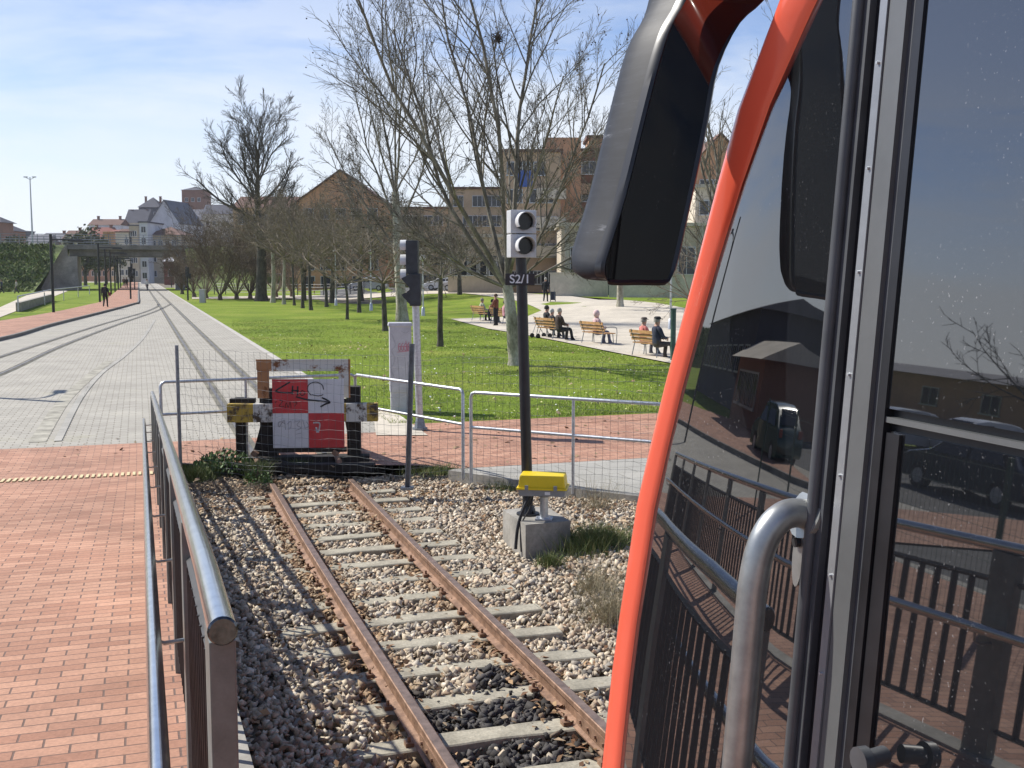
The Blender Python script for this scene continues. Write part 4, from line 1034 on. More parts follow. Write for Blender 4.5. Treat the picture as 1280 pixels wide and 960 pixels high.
person(g(620, 408), R(150), 'stand', 'standing woman in a rust brown coat and black trousers', (.17, .055, .03), (.015, .015, .018), hair=(.08, .045, .025), height=1.6, arms='lap', bulk=1.08)
person(seat(631, 407, .1), BH, 'sit', 'seated person in a pink top partly behind the pale tree trunk', (.55, .28, .32), (.05, .05, .07), hair=(.05, .03, .02))
person(seat(688, 422, .42), BH, 'sit', 'seated person in black at the far end beside the walker', (.02, .02, .025), (.03, .03, .035), hair=(.03, .025, .02), height=1.72)
person(seat(688, 424, .0), BH, 'sit', 'seated grey-haired person in black in the middle of the bench', (.03, .028, .03), (.03, .03, .04), hair=(.45, .44, .42), height=1.6)
person(seat(688, 426, -.5, .12), BH, 'sit', 'seated grey-haired person in dark brown at the near bench end', (.055, .035, .03), (.015, .015, .018), hair=(.42, .38, .34), height=1.7, bulk=1.1)
person(seat(746, 431, .12), BH, 'sit', 'seated person in a pale pink hooded top, alone on a bench', (.66, .45, .45), (.13, .13, .19), hood=(.70, .50, .50))
person(seat(811, 445, .40), BH, 'sit', 'seated person in a salmon top and grey cap', (.62, .20, .17), (.10, .10, .12), hat=(.11, .09, .08), hair=(.3, .28, .25), height=1.6)
person(seat(815, 449, -.15), BH, 'sit', 'seated man in a navy jacket and black cap nearest the train', (.022, .028, .055), (.06, .05, .045), hat=(.02, .02, .022), hair=(.3, .28, .25), height=1.72)
pt = g(682, 377.4); person(pt, R(80), 'walk', 'person in black walking away pulling a shopping trolley', (.015, .015, .02), (.015, .015, .018), hair=(.35, .33, .3), height=1.68, arms=('side', 'back'), bulk=1.15)
def trolley(c):
    t = thing('shopping_trolley', 'dark shopping trolley pulled by the walker on the plaza', 'trolley', c, R(-10))
    obj('bag', MB().rbox((0, 0, .42), (.36, .26, .58), .05), cm((.03, .035, .06)), t)
    obj('frame', MB().tube([(-.14, -.13, .1), (-.14, -.13, .98), (.14, -.13, .98), (.14, -.13, .1)], .012, 6), M['galv_dark'], t)
    for sx in (-.17, .17): obj('wheel', MB().tube([(sx, -.1, .09), (sx + .03, -.1, .09)], .09, 12), M['rubber'], t)
trolley(pt + Vector((.5, -.15, 0)))
def walker(c):
    t = thing('walker', 'wheeled walking frame standing at the far end of a bench', 'walker', c, brz)
    mb = MB()
    for sx in (-.25, .25): mb.tube([(sx, -.25, .1), (sx, .0, .75), (sx, -.2, .88)], .014, 6); mb.tube([(sx, .3, .1), (sx, .0, .62)], .014, 6)
    mb.tube([(-.25, 0, .6), (.25, 0, .6)], .014, 6); obj('frame', mb, M['galv_dark'], t)
    obj('seat', MB().rbox((0, .05, .55), (.42, .25, .04), .01), M['rubber'], t)
    for sx in (-.25, .25):
        for y in (-.25, .3): obj('wheel', MB().tube([(sx - .015, y, .1), (sx + .015, y, .1)], .10, 14), M['rubber'], t)
walker(g(675.5, 422.5))
# bin / green post and thin lamp at the train edge
def lampA(c, hgt, label, globe=True, grp='park lamps with globe heads'):
    t = thing('park_lamp', label, 'lamp post', c, 0, grp)
    mb = MB(); mb.tube([(0, 0, 0), (0, 0, .5), (0, 0, .55), (0, 0, hgt - .35)], [.13, .10, .055, .04], 10); obj('pole', mb, M['galv'], t, True)
    mb = MB(); mb.sphere((0, 0, hgt - .15), .2, 14, 10); obj('globe', mb, M['visor'], t, True)
    obj('cap', MB().tube([(0, 0, hgt + .0), (0, 0, hgt + .08)], [.17, .05], 12), M['galv_dark'], t); return t
for u, v, v2, l in ((420, 382, 313, 'globe park lamp among the far small trees, leftmost'), (464, 388.5, 312, 'globe park lamp left of the nearer dark tree'), (529, 395, 320, 'globe park lamp hidden behind the traffic light'), (838, 413, 330, 'pale park lamp column beside the green post at the train edge')):
    p = g(u, v); lampA(p, (v - v2) * p.y / F, l)
p = g(841, 452); mb = MB().tube([(0, 0, 0), (0, 0, 65 * p.y / F)], .08, 12); mb.tube([(0, 0, 65 * p.y / F), (0, 0, 66.5 * p.y / F)], .09, 12); tag(obj('bollard_post', mb, M['green_post'], loc=p), 'dark green cylindrical post beside the bench nearest the train', 'post')
# left side walkers
person(at_z(132, 384, .13), R(100), 'walk', 'person in black with a backpack walking up the brick footway', (.018, .018, .022), (.015, .015, .018), hair=(.03, .02, .02), height=1.72, bulk=1.12)
pp = at_z(132, 384, .13)
tag(obj('backpack', MB().rbox((0, 0, 0), (.34, .2, .45), .06), cm((.03, .025, .03)), loc=pp + Vector((0, -.22, 1.25)), rz=0), 'dark backpack worn by the person on the brick footway', 'backpack')
tag(obj('handbag', MB().rbox((0, 0, 0), (.12, .3, .26), .03), cm((.22, .05, .07)), loc=pp + Vector((.32, 0, .95))), 'dark red bag held by the person on the brick footway', 'bag')
person(at_z(184, 363.8, .02), R(-60), 'walk', 'jogger in a pale top and dark shorts on the paved street', (.50, .52, .50), (.05, .05, .07), height=1.7, stride=.35, hair=(.06, .04, .03))
person(at_z(158.5, 360.5, .13), R(100), 'walk', 'distant person in black on the footway near the bridge', (.02, .02, .025), (.02, .02, .02), height=1.72, bulk=1.1)
person(at_z(155, 358.5, .13), R(100), 'walk', 'distant person in brown behind the black-clad one near the bridge', (.14, .07, .05), (.03, .03, .03), height=1.65)
person(at_z(21, 366.8, .09), R(185), 'walk', 'person in a pale coat on the gravel path at the left', (.45, .43, .38), (.06, .06, .07), height=1.66, hair=(.1, .06, .03))
person(at_z(2.5, 366.8, .09), R(185), 'walk', 'person in dark blue at the left edge of the path', (.04, .055, .09), (.03, .03, .04), height=1.72)
# ------------------------------------------------------------------ trees
def tree(name, loc, label, trunk_h, tr, limbs, mats, levels=3, ratio=.42, kids_=(9, 8, 4), ang=(28, 50), trop=.10, wob=.12, seed=1, group=None, taper_trunk=.75, lean=(0, 0), twig=.006, fruit=0, leader=None, spread=1.0, category='tree', whip=.0):
    rnd = random.Random(seed); root = thing(name, label, category, loc, 0, group)
    T_ = MB(); C_ = MB(); Fr = MB()
    def path(p, d, L, r0, r1, n, w_, tp):
        pts = [p]; rs = [r0]
        for i in range(n):
            d = (d + Vector((rnd.gauss(0, w_), rnd.gauss(0, w_), rnd.gauss(0, w_) * .6 + tp))).normalized(); p = p + d * (L / n)
            pts.append(p); rs.append(r0 + (r1 - r0) * (i + 1) / n)
        return pts, rs
    def branch(p, d, L, r, lv):
        n = max(3, min(9, int(L / .35))) if lv < 2 else 3
        pts, rs = path(p, d, L, r, max(twig * .6, r * (.32 if lv < levels else .5)), n, wob * (1.0 if lv else .8), trop * (1 if lv < 2 else .6))
        mb = T_ if lv == 0 and False else C_
        mb.tube(pts, rs, 7 if lv == 0 else (5 if lv == 1 else 3), cap=False)
        if lv >= levels:
            if fruit and rnd.random() < fruit: q = pts[-1]; Fr.sphere((q.x, q.y, q.z - .05), .022, 5, 4)
            return
        kc = kids_[lv]; kc = max(2, int(kc * rnd.uniform(.8, 1.2)))
        for i in range(kc):
            t = .22 + .78 * (i + rnd.random()) / kc; t = min(t, .99); j = min(int(t * n), n - 1); ft = t * n - j
            q = pts[j].lerp(pts[j + 1], ft); dd = (pts[j + 1] - pts[j]).normalized(); ax = dd.orthogonal().normalized(); ax.rotate(Matrix.Rotation(rnd.uniform(0, 2 * PI), 3, dd))
            a = R(rnd.uniform(*ang)); nd_ = (dd * math.cos(a) + ax * math.sin(a)).normalized()
            rr = rs[j] * .55; Lc = L * ratio * rnd.uniform(.65, 1.2) * (1.15 - .55 * t)
            branch(q, nd_, Lc, max(twig, min(rr, Lc * .02 + .003)), lv + 1)
    pts, rs = path(Vector((0, 0, -.15)), Vector((lean[0], lean[1], 1)).normalized(), trunk_h + .15, tr * 1.12, tr * taper_trunk, 7, .035, .03)
    rs[0] = tr * 1.5; rs[1] = tr * 1.08
    T_.tube(pts, rs, 12, cap=True)
    top = pts[-1]
    for lb in limbs:
        d, L, r = Vector(lb[:3]).normalized(), lb[3], lb[4] * (.66 if 'plane' in name else .9)
        h = lb[5] if len(lb) > 5 else 1.0
        if h >= 1.0: q = top - Vector((0, 0, .12))
        else: k = h * (len(pts) - 1); j = int(k); q = pts[j].lerp(pts[j + 1], k - j)
        branch(q, d, L, r, 0)
    if leader:
        n = 10; lp, lr = path(top - Vector((0, 0, .1)), Vector((0, 0, 1)), leader[0], tr * taper_trunk, .02, n, .05, .1); T_.tube(lp, lr, 8)
        for i in range(leader[1]):
            t = (i + .5) / leader[1] * .97; k = t * n; j = min(int(k), n - 1); q = lp[j].lerp(lp[j + 1], k - j); a = rnd.uniform(0, 2 * PI) if not leader[3:] else i * 2.4 + rnd.uniform(-.4, .4)
            up = leader[2]; branch(q, Vector((math.cos(a), math.sin(a), up + t * 1.7)).normalized(), spread * leader[0] * (.60 - .20 * t) * rnd.uniform(.8, 1.15), lr[j] * .42 + .01, 0)
    obj('trunk', T_, mats[0], root, True); obj('crown', C_, mats[1], root)
    if Fr.v: tag(obj('seed_balls', Fr, M['nest'], root), kind='stuff')
    return root, C_
PL = (M['bark_plane'], M['bark_limb'])
base = g(645, 457)
limbs = [(-.62, .1, .80, 8.2, .115), (-.40, -.25, .95, 9.5, .12), (-.17, .25, 1, 10, .11), (.06, -.1, 1, 10, .115), (.34, .2, 1.0, 9.5, .12), (.60, -.1, .8, 6.8, .09), (-.95, -.1, .42, 5.5, .065), (.9, .25, .34, 5.0, .06), (.1, -.7, .9, 6.5, .08), (-.05, .8, .8, 6, .08), (-.8, .4, .28, 4.6, .05, .95), (.75, -.35, .5, 4.6, .055, .97)]
tree('plane_tree', base, 'big bare plane tree with a pale mottled trunk, right behind the S2/1 signal', 2.35, .19, limbs, PL, 3, .40, (15, 11, 7), (20, 44), .055, .085, seed=5, fruit=.08, twig=.005)
nc = at_d(623, 47, 31.5); mb = MB(); rn = random.Random(3)
for i in range(90):
    a = rn.uniform(0, 6.28); b = rn.uniform(-1, 1); r = .16; p = Vector((math.cos(a) * r * rn.random(), math.sin(a) * r * rn.random(), b * .11)); q = Vector((rn.gauss(0, .1), rn.gauss(0, .1), rn.gauss(0, .07))); mb.tube([p - q, p + q], .006, 3)
tag(obj('bird_nest', mb, M['nest'], loc=nc), 'dark twig nest high in the big plane tree', 'nest')
b2 = g(503, 402)
tree('plane_tree', b2, 'tall pale plane tree rising behind the traffic light', 7.0, .27, [(-.45, .1, 1, 8, .10, .75), (-.6, .2, .8, 8, .1, .55), (.5, 0, 1, 8, .1, .7), (-.2, .3, 1, 8.5, .11), (.15, -.2, 1, 9, .11), (-.8, -.2, .7, 6.5, .08, .5), (.7, .2, .6, 6, .07, .5), (.4, .5, .9, 7, .08), (-.4, -.4, 1, 8, .09), (0, .1, 1, 9.5, .1)], PL, 3, .40, (13, 10, 6), (20, 44), .05, .08, seed=11, fruit=.08, twig=.008)
small = [(550, 433.5, 'dark small tree right of the traffic light, nearest the fence', 2.6, .10), (481.5, 414, 'dark small leaning tree left of the grey cabinet', 2.3, .12), (434, 399.5, 'thin dark tree in the middle of the lawn', 2.2, .085)]
spd = [(-.9, .2, .35, 3.0, .04), (.9, -.2, .3, 3.0, .04), (-.5, -.6, .5, 2.8, .04), (.4, .7, .6, 2.8, .04), (-.2, .2, 1, 2.6, .045), (.3, -.4, .9, 2.5, .035), (-.7, .6, .2, 2.8, .035), (.7, .5, .15, 2.6, .035), (.2, -.9, .2, 2.5, .035)]
sc_ = lambda k: [(a, b, c, L * k, r * k) for a, b, c, L, r in spd]
for i, (u, v, l, th, tr) in enumerate(small):
    p = g(u, v); k = p.y / 42
    tree('park_tree', p, l, th, tr * 1.0, sc_(k if i else .9), (M['bark_dark'], M['bark_gold'] if i else M['bark_limb']), 3, .45, (8, 7, 5), (30, 60), .02, .14, seed=20 + i, group='small bare trees on the lawn', twig=.007, lean=(.05 * (i == 1) * -1, 0))
far = [(389, 388, 'slim dark tree third from the left in the far row', 3.6, .12), (378.5, 385.5, 'leaning dark tree second pair in the far row', 3.6, .12), (355, 380.5, 'dark trunk between the pale tree and the leaning pair', 4, .14), (341, 378.5, 'pale barked slender tree beside the poplar', 4.5, .2), (368, 382, 'thin stem just left of the leaning dark tree', 3.5, .10), (449, 391, 'thin tree behind the middle of the lawn', 4, .12), (408, 384, 'thin tree left of the globe lamp', 4, .12)]
for i, (u, v, l, th, tr) in enumerate(far):
    p = g(u, v); k = p.y / 46
    tree('park_tree', p, l, th, tr, [(a, b, c * .8 + .2, L * 1.0 * k, r * k) for a, b, c, L, r in spd], (M['bark_plane'] if 'pale' in l else M['bark_dark'], M['bark_gold']), 3, .46, (8, 7, 4), (28, 60), .03, .13, seed=40 + i, group='bare trees in the far park row', twig=.010)
# twiggy pollarded giants in front of the orange gable building
for i, (u, v, D, hh, l) in enumerate(((415, 378, 96, 11.0, 'broad golden-brown bare tree in front of the gabled brick building'), (452, 378, 100, 9.0, 'golden-brown twiggy tree right of the gabled building'), (380, 377, 104, 9.5, 'brown twiggy tree left of the gabled building'), (520, 377, 95, 8.5, 'twiggy tree behind the traffic light heads'), (575, 374, 100, 8.5, 'twiggy tree above the parked white cars'))):
    p = at_z(u, HOR + F * H / D, 0)
    tree('park_tree', p, l, 3.0, .22, [(a, b, c + .15, L * hh / 4.6, r * 2.2) for a, b, c, L, r in spd], (M['bark_dark'], M['bark_gold']), 3, .44, (12, 10, 6), (28, 60), .03, .12, seed=60 + i, group='twiggy trees along the park road', twig=.012)
# poplar
pp = g(327, 376.5)
tree('poplar_tree', pp, 'tall bare poplar with a thick dark trunk near the bridge', 5.5, .50, [], (M['bark_dark'], M['bark_dark']), 3, .46, (13, 9, 7), (16, 36), .05, .13, seed=9, twig=.010, leader=(9.0, 22, .30, 1), spread=1.28, taper_trunk=.8)
# shrub thicket between bridge and poplar
for i, (u, D, hh, l) in enumerate(((243, 118, 5.0, 'low thicket shrub right beside the bridge pier'), (258, 112, 7.5, 'tall brown thicket shrub left of the poplar'), (275, 106, 8.6, 'largest brown thicket shrub in front of the poplar'), (296, 108, 8.0, 'brown thicket shrub touching the poplar trunk'), (313, 112, 6.5, 'thicket shrub just behind the poplar trunk'), (345, 118, 7.5, 'reddish brown thicket right of the poplar'), (228, 135, 4.5, 'small shrub at the foot of the bridge pier'), (365, 120, 7.5, 'brown thicket behind the far row of trees'))):
    p = at_z(u, HOR + F * H / D, 0)
    lb = []
    rn = random.Random(i)
    for j in range(15):
        a = rn.uniform(0, 6.28); k = rn.uniform(.2, .9); lb.append((math.cos(a) * k, math.sin(a) * k, 1, hh * rn.uniform(.75, 1.05), .05))
    tree('bare_shrub', p, l, .5, .25, lb, (M['bark_brown'], M['bark_gold'] if i % 2 else M['bark_brown']), 3, .42, (9, 8, 5), (24, 55), .03, .10, seed=80 + i, group='leafless thicket by the bridge', twig=.012, category='shrub')
# low golden tree at right, seen between mirror and lawn
tree('park_tree', g(862, 420), 'small golden-twigged tree drooping beside the train front', 1.6, .09, [(-.9, 0, .5, 2.6, .03), (-.8, .4, .25, 2.4, .03), (-.5, .2, 1, 3, .035), (.2, -.2, 1, 3.5, .04), (.8, .2, .7, 3, .03), (-.7, -.4, .7, 2.6, .03), (-.95, .1, .05, 2.2, .02), (.5, .5, .9, 2.6, .03)], (M['bark_dark'], M['bark_gold']), 3, .45, (7, 6, 3), (25, 55), .0, .14, seed=31, twig=.006)
tree('plane_tree', g(925, 425), 'tall bare plane tree seen through the gap between mirror and train', 2.6, .2, limbs, PL, 3, .40, (11, 8, 4), (22, 46), .055, .085, seed=77, fruit=.08, twig=.008)
tree('plane_tree', g(775, 384), 'bare plane tree behind the mirror, near the pale building', 3, .2, [(a, b, c, L * .9, r) for a, b, c, L, r, *_ in limbs[:10]], PL, 3, .40, (10, 8, 4), (22, 46), .055, .085, seed=78, fruit=.05, twig=.010)
# leafy trees: under the bridge and beyond
def leaf_tree(name, c, hgt, rad, label, n=1500, m='ivy', sz=.35, seed=0, group=None, trunk_h=None):
    rn = random.Random(seed); t = thing(name, label, 'tree', c, 0, group); th = trunk_h or hgt * .3
    T_ = MB(); T_.tube([(0, 0, -.2), (0, 0, th), (.1, 0, hgt * .8)], [rad * .09, rad * .06, .03], 8)
    blobs = []
    for i in range(9):
        a = rn.uniform(0, 6.28); r = rad * rn.uniform(.1, .65); z = th + (hgt - th) * rn.uniform(.2, .85); blobs.append((r * math.cos(a), r * math.sin(a), z, rad * rn.uniform(.3, .5)))
        T_.tube([(0, 0, th * rn.uniform(.7, 1)), (r * math.cos(a) * .6, r * math.sin(a) * .6, z * .85), (r * math.cos(a), r * math.sin(a), z)], [rad * .03, rad * .02, .01], 5)
    mb = MB()
    for i in range(n):
        b = rn.choice(blobs); d = Vector((rn.gauss(0, 1), rn.gauss(0, 1), rn.gauss(0, .8))).normalized() * b[3] * rn.uniform(.5, 1.1) ; p = Vector(b[:3]) + d
        u_ = Vector((rn.gauss(0, 1), rn.gauss(0, 1), rn.gauss(0, 1))).normalized() * sz * rn.uniform(.5, 1); w_ = u_.orthogonal().normalized() * sz * rn.uniform(.3, .8)
        mb.add([p - u_, p + w_, p + u_, p - w_], [(0, 1, 2, 3)])
    obj('trunk', T_, M['bark_dark'], t); obj('crown', mb, M[m], t); return t
M['olive'] = pm('olive', (.075, .085, .035), .8, var=.4, scale=1.2, c2=(.13, .14, .06))
for i, (u, v, D, hh, rd, l) in enumerate(((107, 352, 215, 8.5, 4.6, 'dark leafy tree seen under the left end of the bridge'), (120, 350, 230, 8, 4.2, 'leafy tree under the middle of the bridge, left one'), (133, 350, 235, 8.5, 4.2, 'leafy tree under the bridge behind the lamp posts'), (147, 349, 260, 9, 5, 'leafy tree beside the far street front'), (98, 350, 250, 9, 5, 'leafy tree against the bridge wing wall'))):
    leaf_tree('park_tree', at_z(u, HOR + F * H / D, 0), hh, rd, l, 1100, 'olive', .4, seed=i + 3, group='leafy trees beyond the bridge', trunk_h=2.6)
for i, (u, D, zb, hh, rd, l) in enumerate(((110, 182, 6.4, 3.4, 3.5, 'bush behind the bridge parapet, in front of the terraced houses'), (92, 184, 6.2, 2.6, 2.6, 'low bush behind the left end of the parapet'), (122, 190, 6.4, 2.6, 3, 'small bush behind the middle of the parapet'), (24, 186, 6.0, 2.4, 2.8, 'bush on the embankment beside the brown tower house'))):
    p = at_d(u, 340, D); p.z = zb - 2.0; leaf_tree('shrub', p, hh + 2, rd, l, 700, 'olive', .35, seed=i + 30, group='bushes along the road on the embankment', trunk_h=1)

# ------------------------------------------------------------------ bridge, embankment
BS = 160.0
def SO(u, D): 
    p = at_d(u, 340, D); return so(p)
def bridge():
    # frame: local x along nv, y along dv ; origin at abutment foot
    a = at_d(97, 340, 163); s_, o_ = so(a); root = thing('road_bridge', 'grey concrete road bridge over the street with a sloped wing wall', 'bridge', P(s_, o_, 0), TH)
    b = at_d(222, 340, 163 / 1.0); so2 = so(b); W = so2[1] - o_
    kx = 163 / F
    z = lambda v: H + 163 * (HOR - v) / F
    top, mid, bot = z(306.5), z(312), z(320.5); dep = 12
    mb = MB(); mb.box(((W + 3 - 1.3) / 2, dep / 2, (top + mid) / 2 - .0), (W + 4.3, dep + .5, top - mid)); obj('parapet_beam', mb, M['deck_concrete_shade'], root)
    mb = MB(); mb.box(((W + 3 - 1.0) / 2, dep / 2 + .2, (mid + bot) / 2), (W + 4, dep - .8, mid - bot)); obj('deck', mb, M['deck_concrete_shade'], root)
    mb = MB(); mb.box((-.65, dep / 2, bot / 2), (1.3, dep - .2, bot - .01)); obj('abutment', mb, M['concrete_dark'], root)
    mb = MB(); mb.prism([(-1.3, .12, 0), (-4.8, .12, 0), (-1.9, .12, top - .5), (-1.3, .12, top - .02)], (0, .8, 0)); 
    obj('wing_wall', mb, M['concrete_dark'], root)
    mb = MB(); mb.prism([(-4.5, -.02, -.1), (-5.0, -.02, .25), (-1.9, -.02, top - .1), (-1.4, -.02, top - .1)], (0, 1.0, 0)); obj('wing_coping', mb, M['concrete_dark'], root)
    mb = MB(); mb.box((W + .6, dep / 2, bot / 2), (1.2, dep - .2, bot - .01)); obj('pier', mb, M['concrete_dark'], root)
    # railing on deck
    mb = MB(); x0, x1 = -22, W + 4; h = 1.15 * 163 / 163 * 1.5
    for y in (.0, dep - .1):
        for zz in (.35, .75, 1.15, 1.5): mb.tube([(x0, y, top + zz), (x1, y, top + zz)], .035, 4)
        x = x0
        while x < x1: mb.box((x, y, top + .75), (.09, .09, 1.5)); x += 2.4
    obj('parapet_rail', mb, M['galv_dark'], root)
    return top
BT = bridge()
def embank():
    s0, o0 = so(at_d(97, 340, 163)); mb = MB(); n = 14; rn = random.Random(2)
    prof = [(-14, 0), (-9.0, 1.1), (-6, 3.0), (-2.6, 5.3), (.4, BT - .1), (5, BT + .05), (12.4, BT), (22, 0)]
    m_ = 44
    for i in range(m_):
        o = o0 - 1.5 - (i) * 1.6 - (0 if i < 1 else 3.6 * 0)
        for k, (ds, z) in enumerate(prof):
            j = .25 * math.sin(i * 1.3 + k * 2.1) if 0 < k < 5 else 0
            kk = 1.0 if i > 1 else 1.0
            xoff = 0
            if i == 0 and z > 0: xoff = 0
            mb.v.append(tuple(P(s0 + ds, o - (3.4 * (1 - z / BT)), z + j * .5 if z > 0 else .0)))
    for i in range(m_ - 1):
        for k in range(len(prof) - 1):
            a = i * len(prof) + k; b = a + len(prof); mb.f.append((a, a + 1, b + 1, b)); mb.m.append(0)
    mb.f = [tuple(reversed(f)) for f in mb.f] if False else mb.f
    tag(obj('embankment', mb, pm('bank', (.14, .19, .045), .95, var=.45, scale=.4, bump=.9, dist=.3, fine=.4), smooth=True), kind='structure')
    mb = MB(); V = []
    N = 16000
    o = o0 - 3 - np.random.rand(N) * 42; ds = np.random.uniform(-13.5, 1, N)
    pz = np.interp(ds, [p[0] for p in prof], [p[1] for p in prof]); s = s0 + ds
    k = (o < o0 - 1.9 - 3.4 * (1 - pz / BT)); s, o, pz = s[k], o[k], pz[k]; n = len(s)
    pts = np.stack([s * dv.x + o * nv.x, s * dv.y + o * nv.y, pz], 1)
    blades('bank_scrub', pts, .42, .17, [[.11, .16, .035], [.17, .23, .05], [.24, .26, .09], [.08, .11, .03]], 'rough green scrub covering the embankment', 'scrub', lean=.8)
    # other approach right of the bridge
    mb = MB(); s1, o1 = so(at_d(228, 340, 163)); m_ = 20
    for i in range(m_):
        for k, (ds, z) in enumerate(prof): mb.v.append(tuple(P(s1 + ds - (so(at_d(228, 340, 163))[0] - s0), o1 + .6 + i * 4, max(0, z - (0 if i else 0)))))
    for i in range(m_ - 1):
        for k in range(len(prof) - 1):
            a = i * len(prof) + k; b = a + len(prof); mb.f.append((a, b, b + 1, a + 1)); mb.m.append(0)
    tag(obj('embankment', mb, bpy.data.materials['bank'], smooth=True), kind='structure')
embank()
# handrail and low wall by the pale path
def lowwall():
    a = at_z(23, 389.5, .08); b = at_z(64, 376, .08); root = thing('low_wall', 'low stone wall with a thin handrail between pale path and footway', 'wall', a); d = b - a
    mb = MB(); L = d.length; mb.box((d.x / 2, d.y / 2, .3), (L, .3, .6), rz=math.atan2(d.y, d.x)); obj('wall', mb, M['concrete'], root)
    mb = MB(); c = at_z(112, 368, .08) - a
    mb.tube([(0, 0, 0), (0, 0, 1.0), (d.x, d.y, 1.0), (c.x, c.y, 1.0), (c.x, c.y, 0)], .05, 6)
    for t in (.25, .5, .75): q = c * t; mb.tube([(q.x, q.y, 0), (q.x, q.y, 1.0)], .04, 6)
    obj('handrail', mb, M['galv'], root)
lowwall()
# street lamps along the footway
LP = []
def street_lamp(c, hgt, label, k=1.0):
    if LP and False: pass
    t = thing('street_lamp', label, 'street lamp', c, TH, 'black street lamps along the brick footway')
    obj('pole', MB().tube([(0, 0, 0), (0, 0, hgt)], .09, 8), M['black_paint'], t, True)
    mb = MB(); mb.box((.9, 0, hgt - .35), (1.9, .07, .07)); mb.box((.35, 0, hgt - .75), (.7, .04, .04)); obj('arm', mb, M['black_paint'], t)
    obj('lamp_head', MB().rbox((1.55, 0, hgt - .42), (.8, .26, .12), .03), M['dark_paint'], t)
for u, v, v2, l in ((67, 391, 293.5, 'nearest black street lamp left of the brick footway'), (125, 378, 305, 'second black street lamp, right beside the walking person'), (133, 371.5, 312, 'third black street lamp along the footway'), (139, 368, 313.5, 'fourth black street lamp along the footway'), (144, 365, 319.5, 'fifth black street lamp in the row'), (148, 362, 320.5, 'sixth black street lamp, under the bridge'), (151, 360, 323, 'last black street lamp, beyond the bridge')):
    p = at_z(u, v, .1); street_lamp(p, (v - v2) * p.y / F, l)
def mast(u, v0, v1, D, label):
    p = at_d(u, v0, D); h = (v0 - v1) * D / F; t = thing('light_mast', label, 'light mast', p, 0)
    obj('pole', MB().tube([(0, 0, 0), (0, 0, h)], [.16, .08], 8), M['galv'], t, True)
    mb = MB(); mb.tube([(-.6, 0, h - .1), (0, 0, h - .4), (.6, 0, h - .1)], .05, 6); obj('arm', mb, M['galv'], t)
    for sx in (-1, 1): obj('lamp_head', MB().rbox((sx * .65, 0, h), (.6, .3, .13), .04), M['galv_dark'], t)
mast(41, 307, 223, 175, 'tall grey twin-arm light mast on the road embankment')
def tl(u, v0, v1, label, flip=1):
    p = at_z(u, v0, .03); k = p.y / F; h = (v0 - v1) * k; t = thing('traffic_signal', label, 'traffic light', p, TH, 'black traffic lights near the bridge')
    obj('pole', MB().tube([(0, 0, 0), (0, 0, h - .9)], .08, 8), M['black_paint'], t, True)
    hd = obj('signal_head', MB().rbox((0, 0, h - .48), (.36, .3, .98), .04), M['black_paint'], t)
    for i in range(3): obj('visor', MB().tube([(0, -.15, h - .18 - i * .31), (0, -.33, h - .18 - i * .31)], [.13, .12], 10), M['dark_paint'], hd)
    obj('side_head', MB().rbox((.22 * flip, 0, h - .85), (.22, .24, .5), .03), M['black_paint'], t)
for a in ((163.5, 375, 334, 'traffic light standing on the brick footway kerb'), (168.5, 362.5, 336, 'traffic light behind the first one on the footway', -1), (235, 375.5, 334, 'traffic light on the lawn edge left of the grey cabinet'), (214.5, 359.5, 334, 'traffic light in front of the bridge pier')): tl(*a)
p = g(253.5, 378.5); k = p.y / F; t = thing('junction_cabinet', 'small pale grey cabinet standing at the lawn edge near the bridge', 'cabinet', p)
obj('body', MB().rbox((0, 0, 8 * k), (7 * k, .45, 16 * k), .03), M['cabinet'], t); obj('lid', MB().rbox((0, 0, 16.2 * k), (7.6 * k, .55, .08), .02), M['cabinet'], t)
# park fence in the far left distance behind trees
def simple_fence(a, b, h, label, step=2.0):
    t = thing('park_fence', label, 'fence', a); d = b - a; mb = MB(); n = int(d.length / step)
    for i in range(n + 1): q = d * i / n; mb.box((q.x, q.y, h / 2 + terr(a.x + q.x, a.y + q.y) - a.z), (.08, .08, h))
    obj('posts', mb, M['dark_paint'], t); mb = MB()
    for z in (.3, .62, .95, 1.28): mb.tube([(d.x * i / n, d.y * i / n, z + terr(a.x + d.x * i / n, a.y + d.y * i / n) - a.z) for i in range(n + 1)], .02, 4)
    obj('rails', mb, M['dark_paint'], t)
simple_fence(g(268, 368), g(455, 367.5), 1.35, 'low dark railing along the park road behind the far trees')
# ------------------------------------------------------------------ buildings
def wallm(name, c, var=.12, brick=False):
    if name not in M:
        M[name] = pm(name, c, .9, var=var, scale=.35, fine=.15) if not brick else paver(name, c, tuple(x * .85 for x in c), tuple(x * .9 + .03 for x in c), w=.5, h=.16, gap=.02, rot=0, stain=(.85, 1.08))
    return M[name]
wallm('tan_brick', (.56, .41, .28)); wallm('orange_brick', (.56, .32, .19)); wallm('dark_brick', (.28, .155, .11)); wallm('cream', (.60, .54, .44)); wallm('white_wall', (.66, .66, .68)); wallm('pink_wall', (.50, .30, .22)); wallm('pale_tan', (.50, .42, .31)); wallm('grey_roof', (.17, .17, .19)); wallm('red_roof', (.16, .088, .066)); wallm('slate', (.09, .09, .11)); wallm('civic', (.52, .45, .35)); wallm('red_dark', (.25, .09, .07)); wallm('blue_panel', (.08, .14, .40)); wallm('green_dark', (.07, .10, .08))
WM = {}
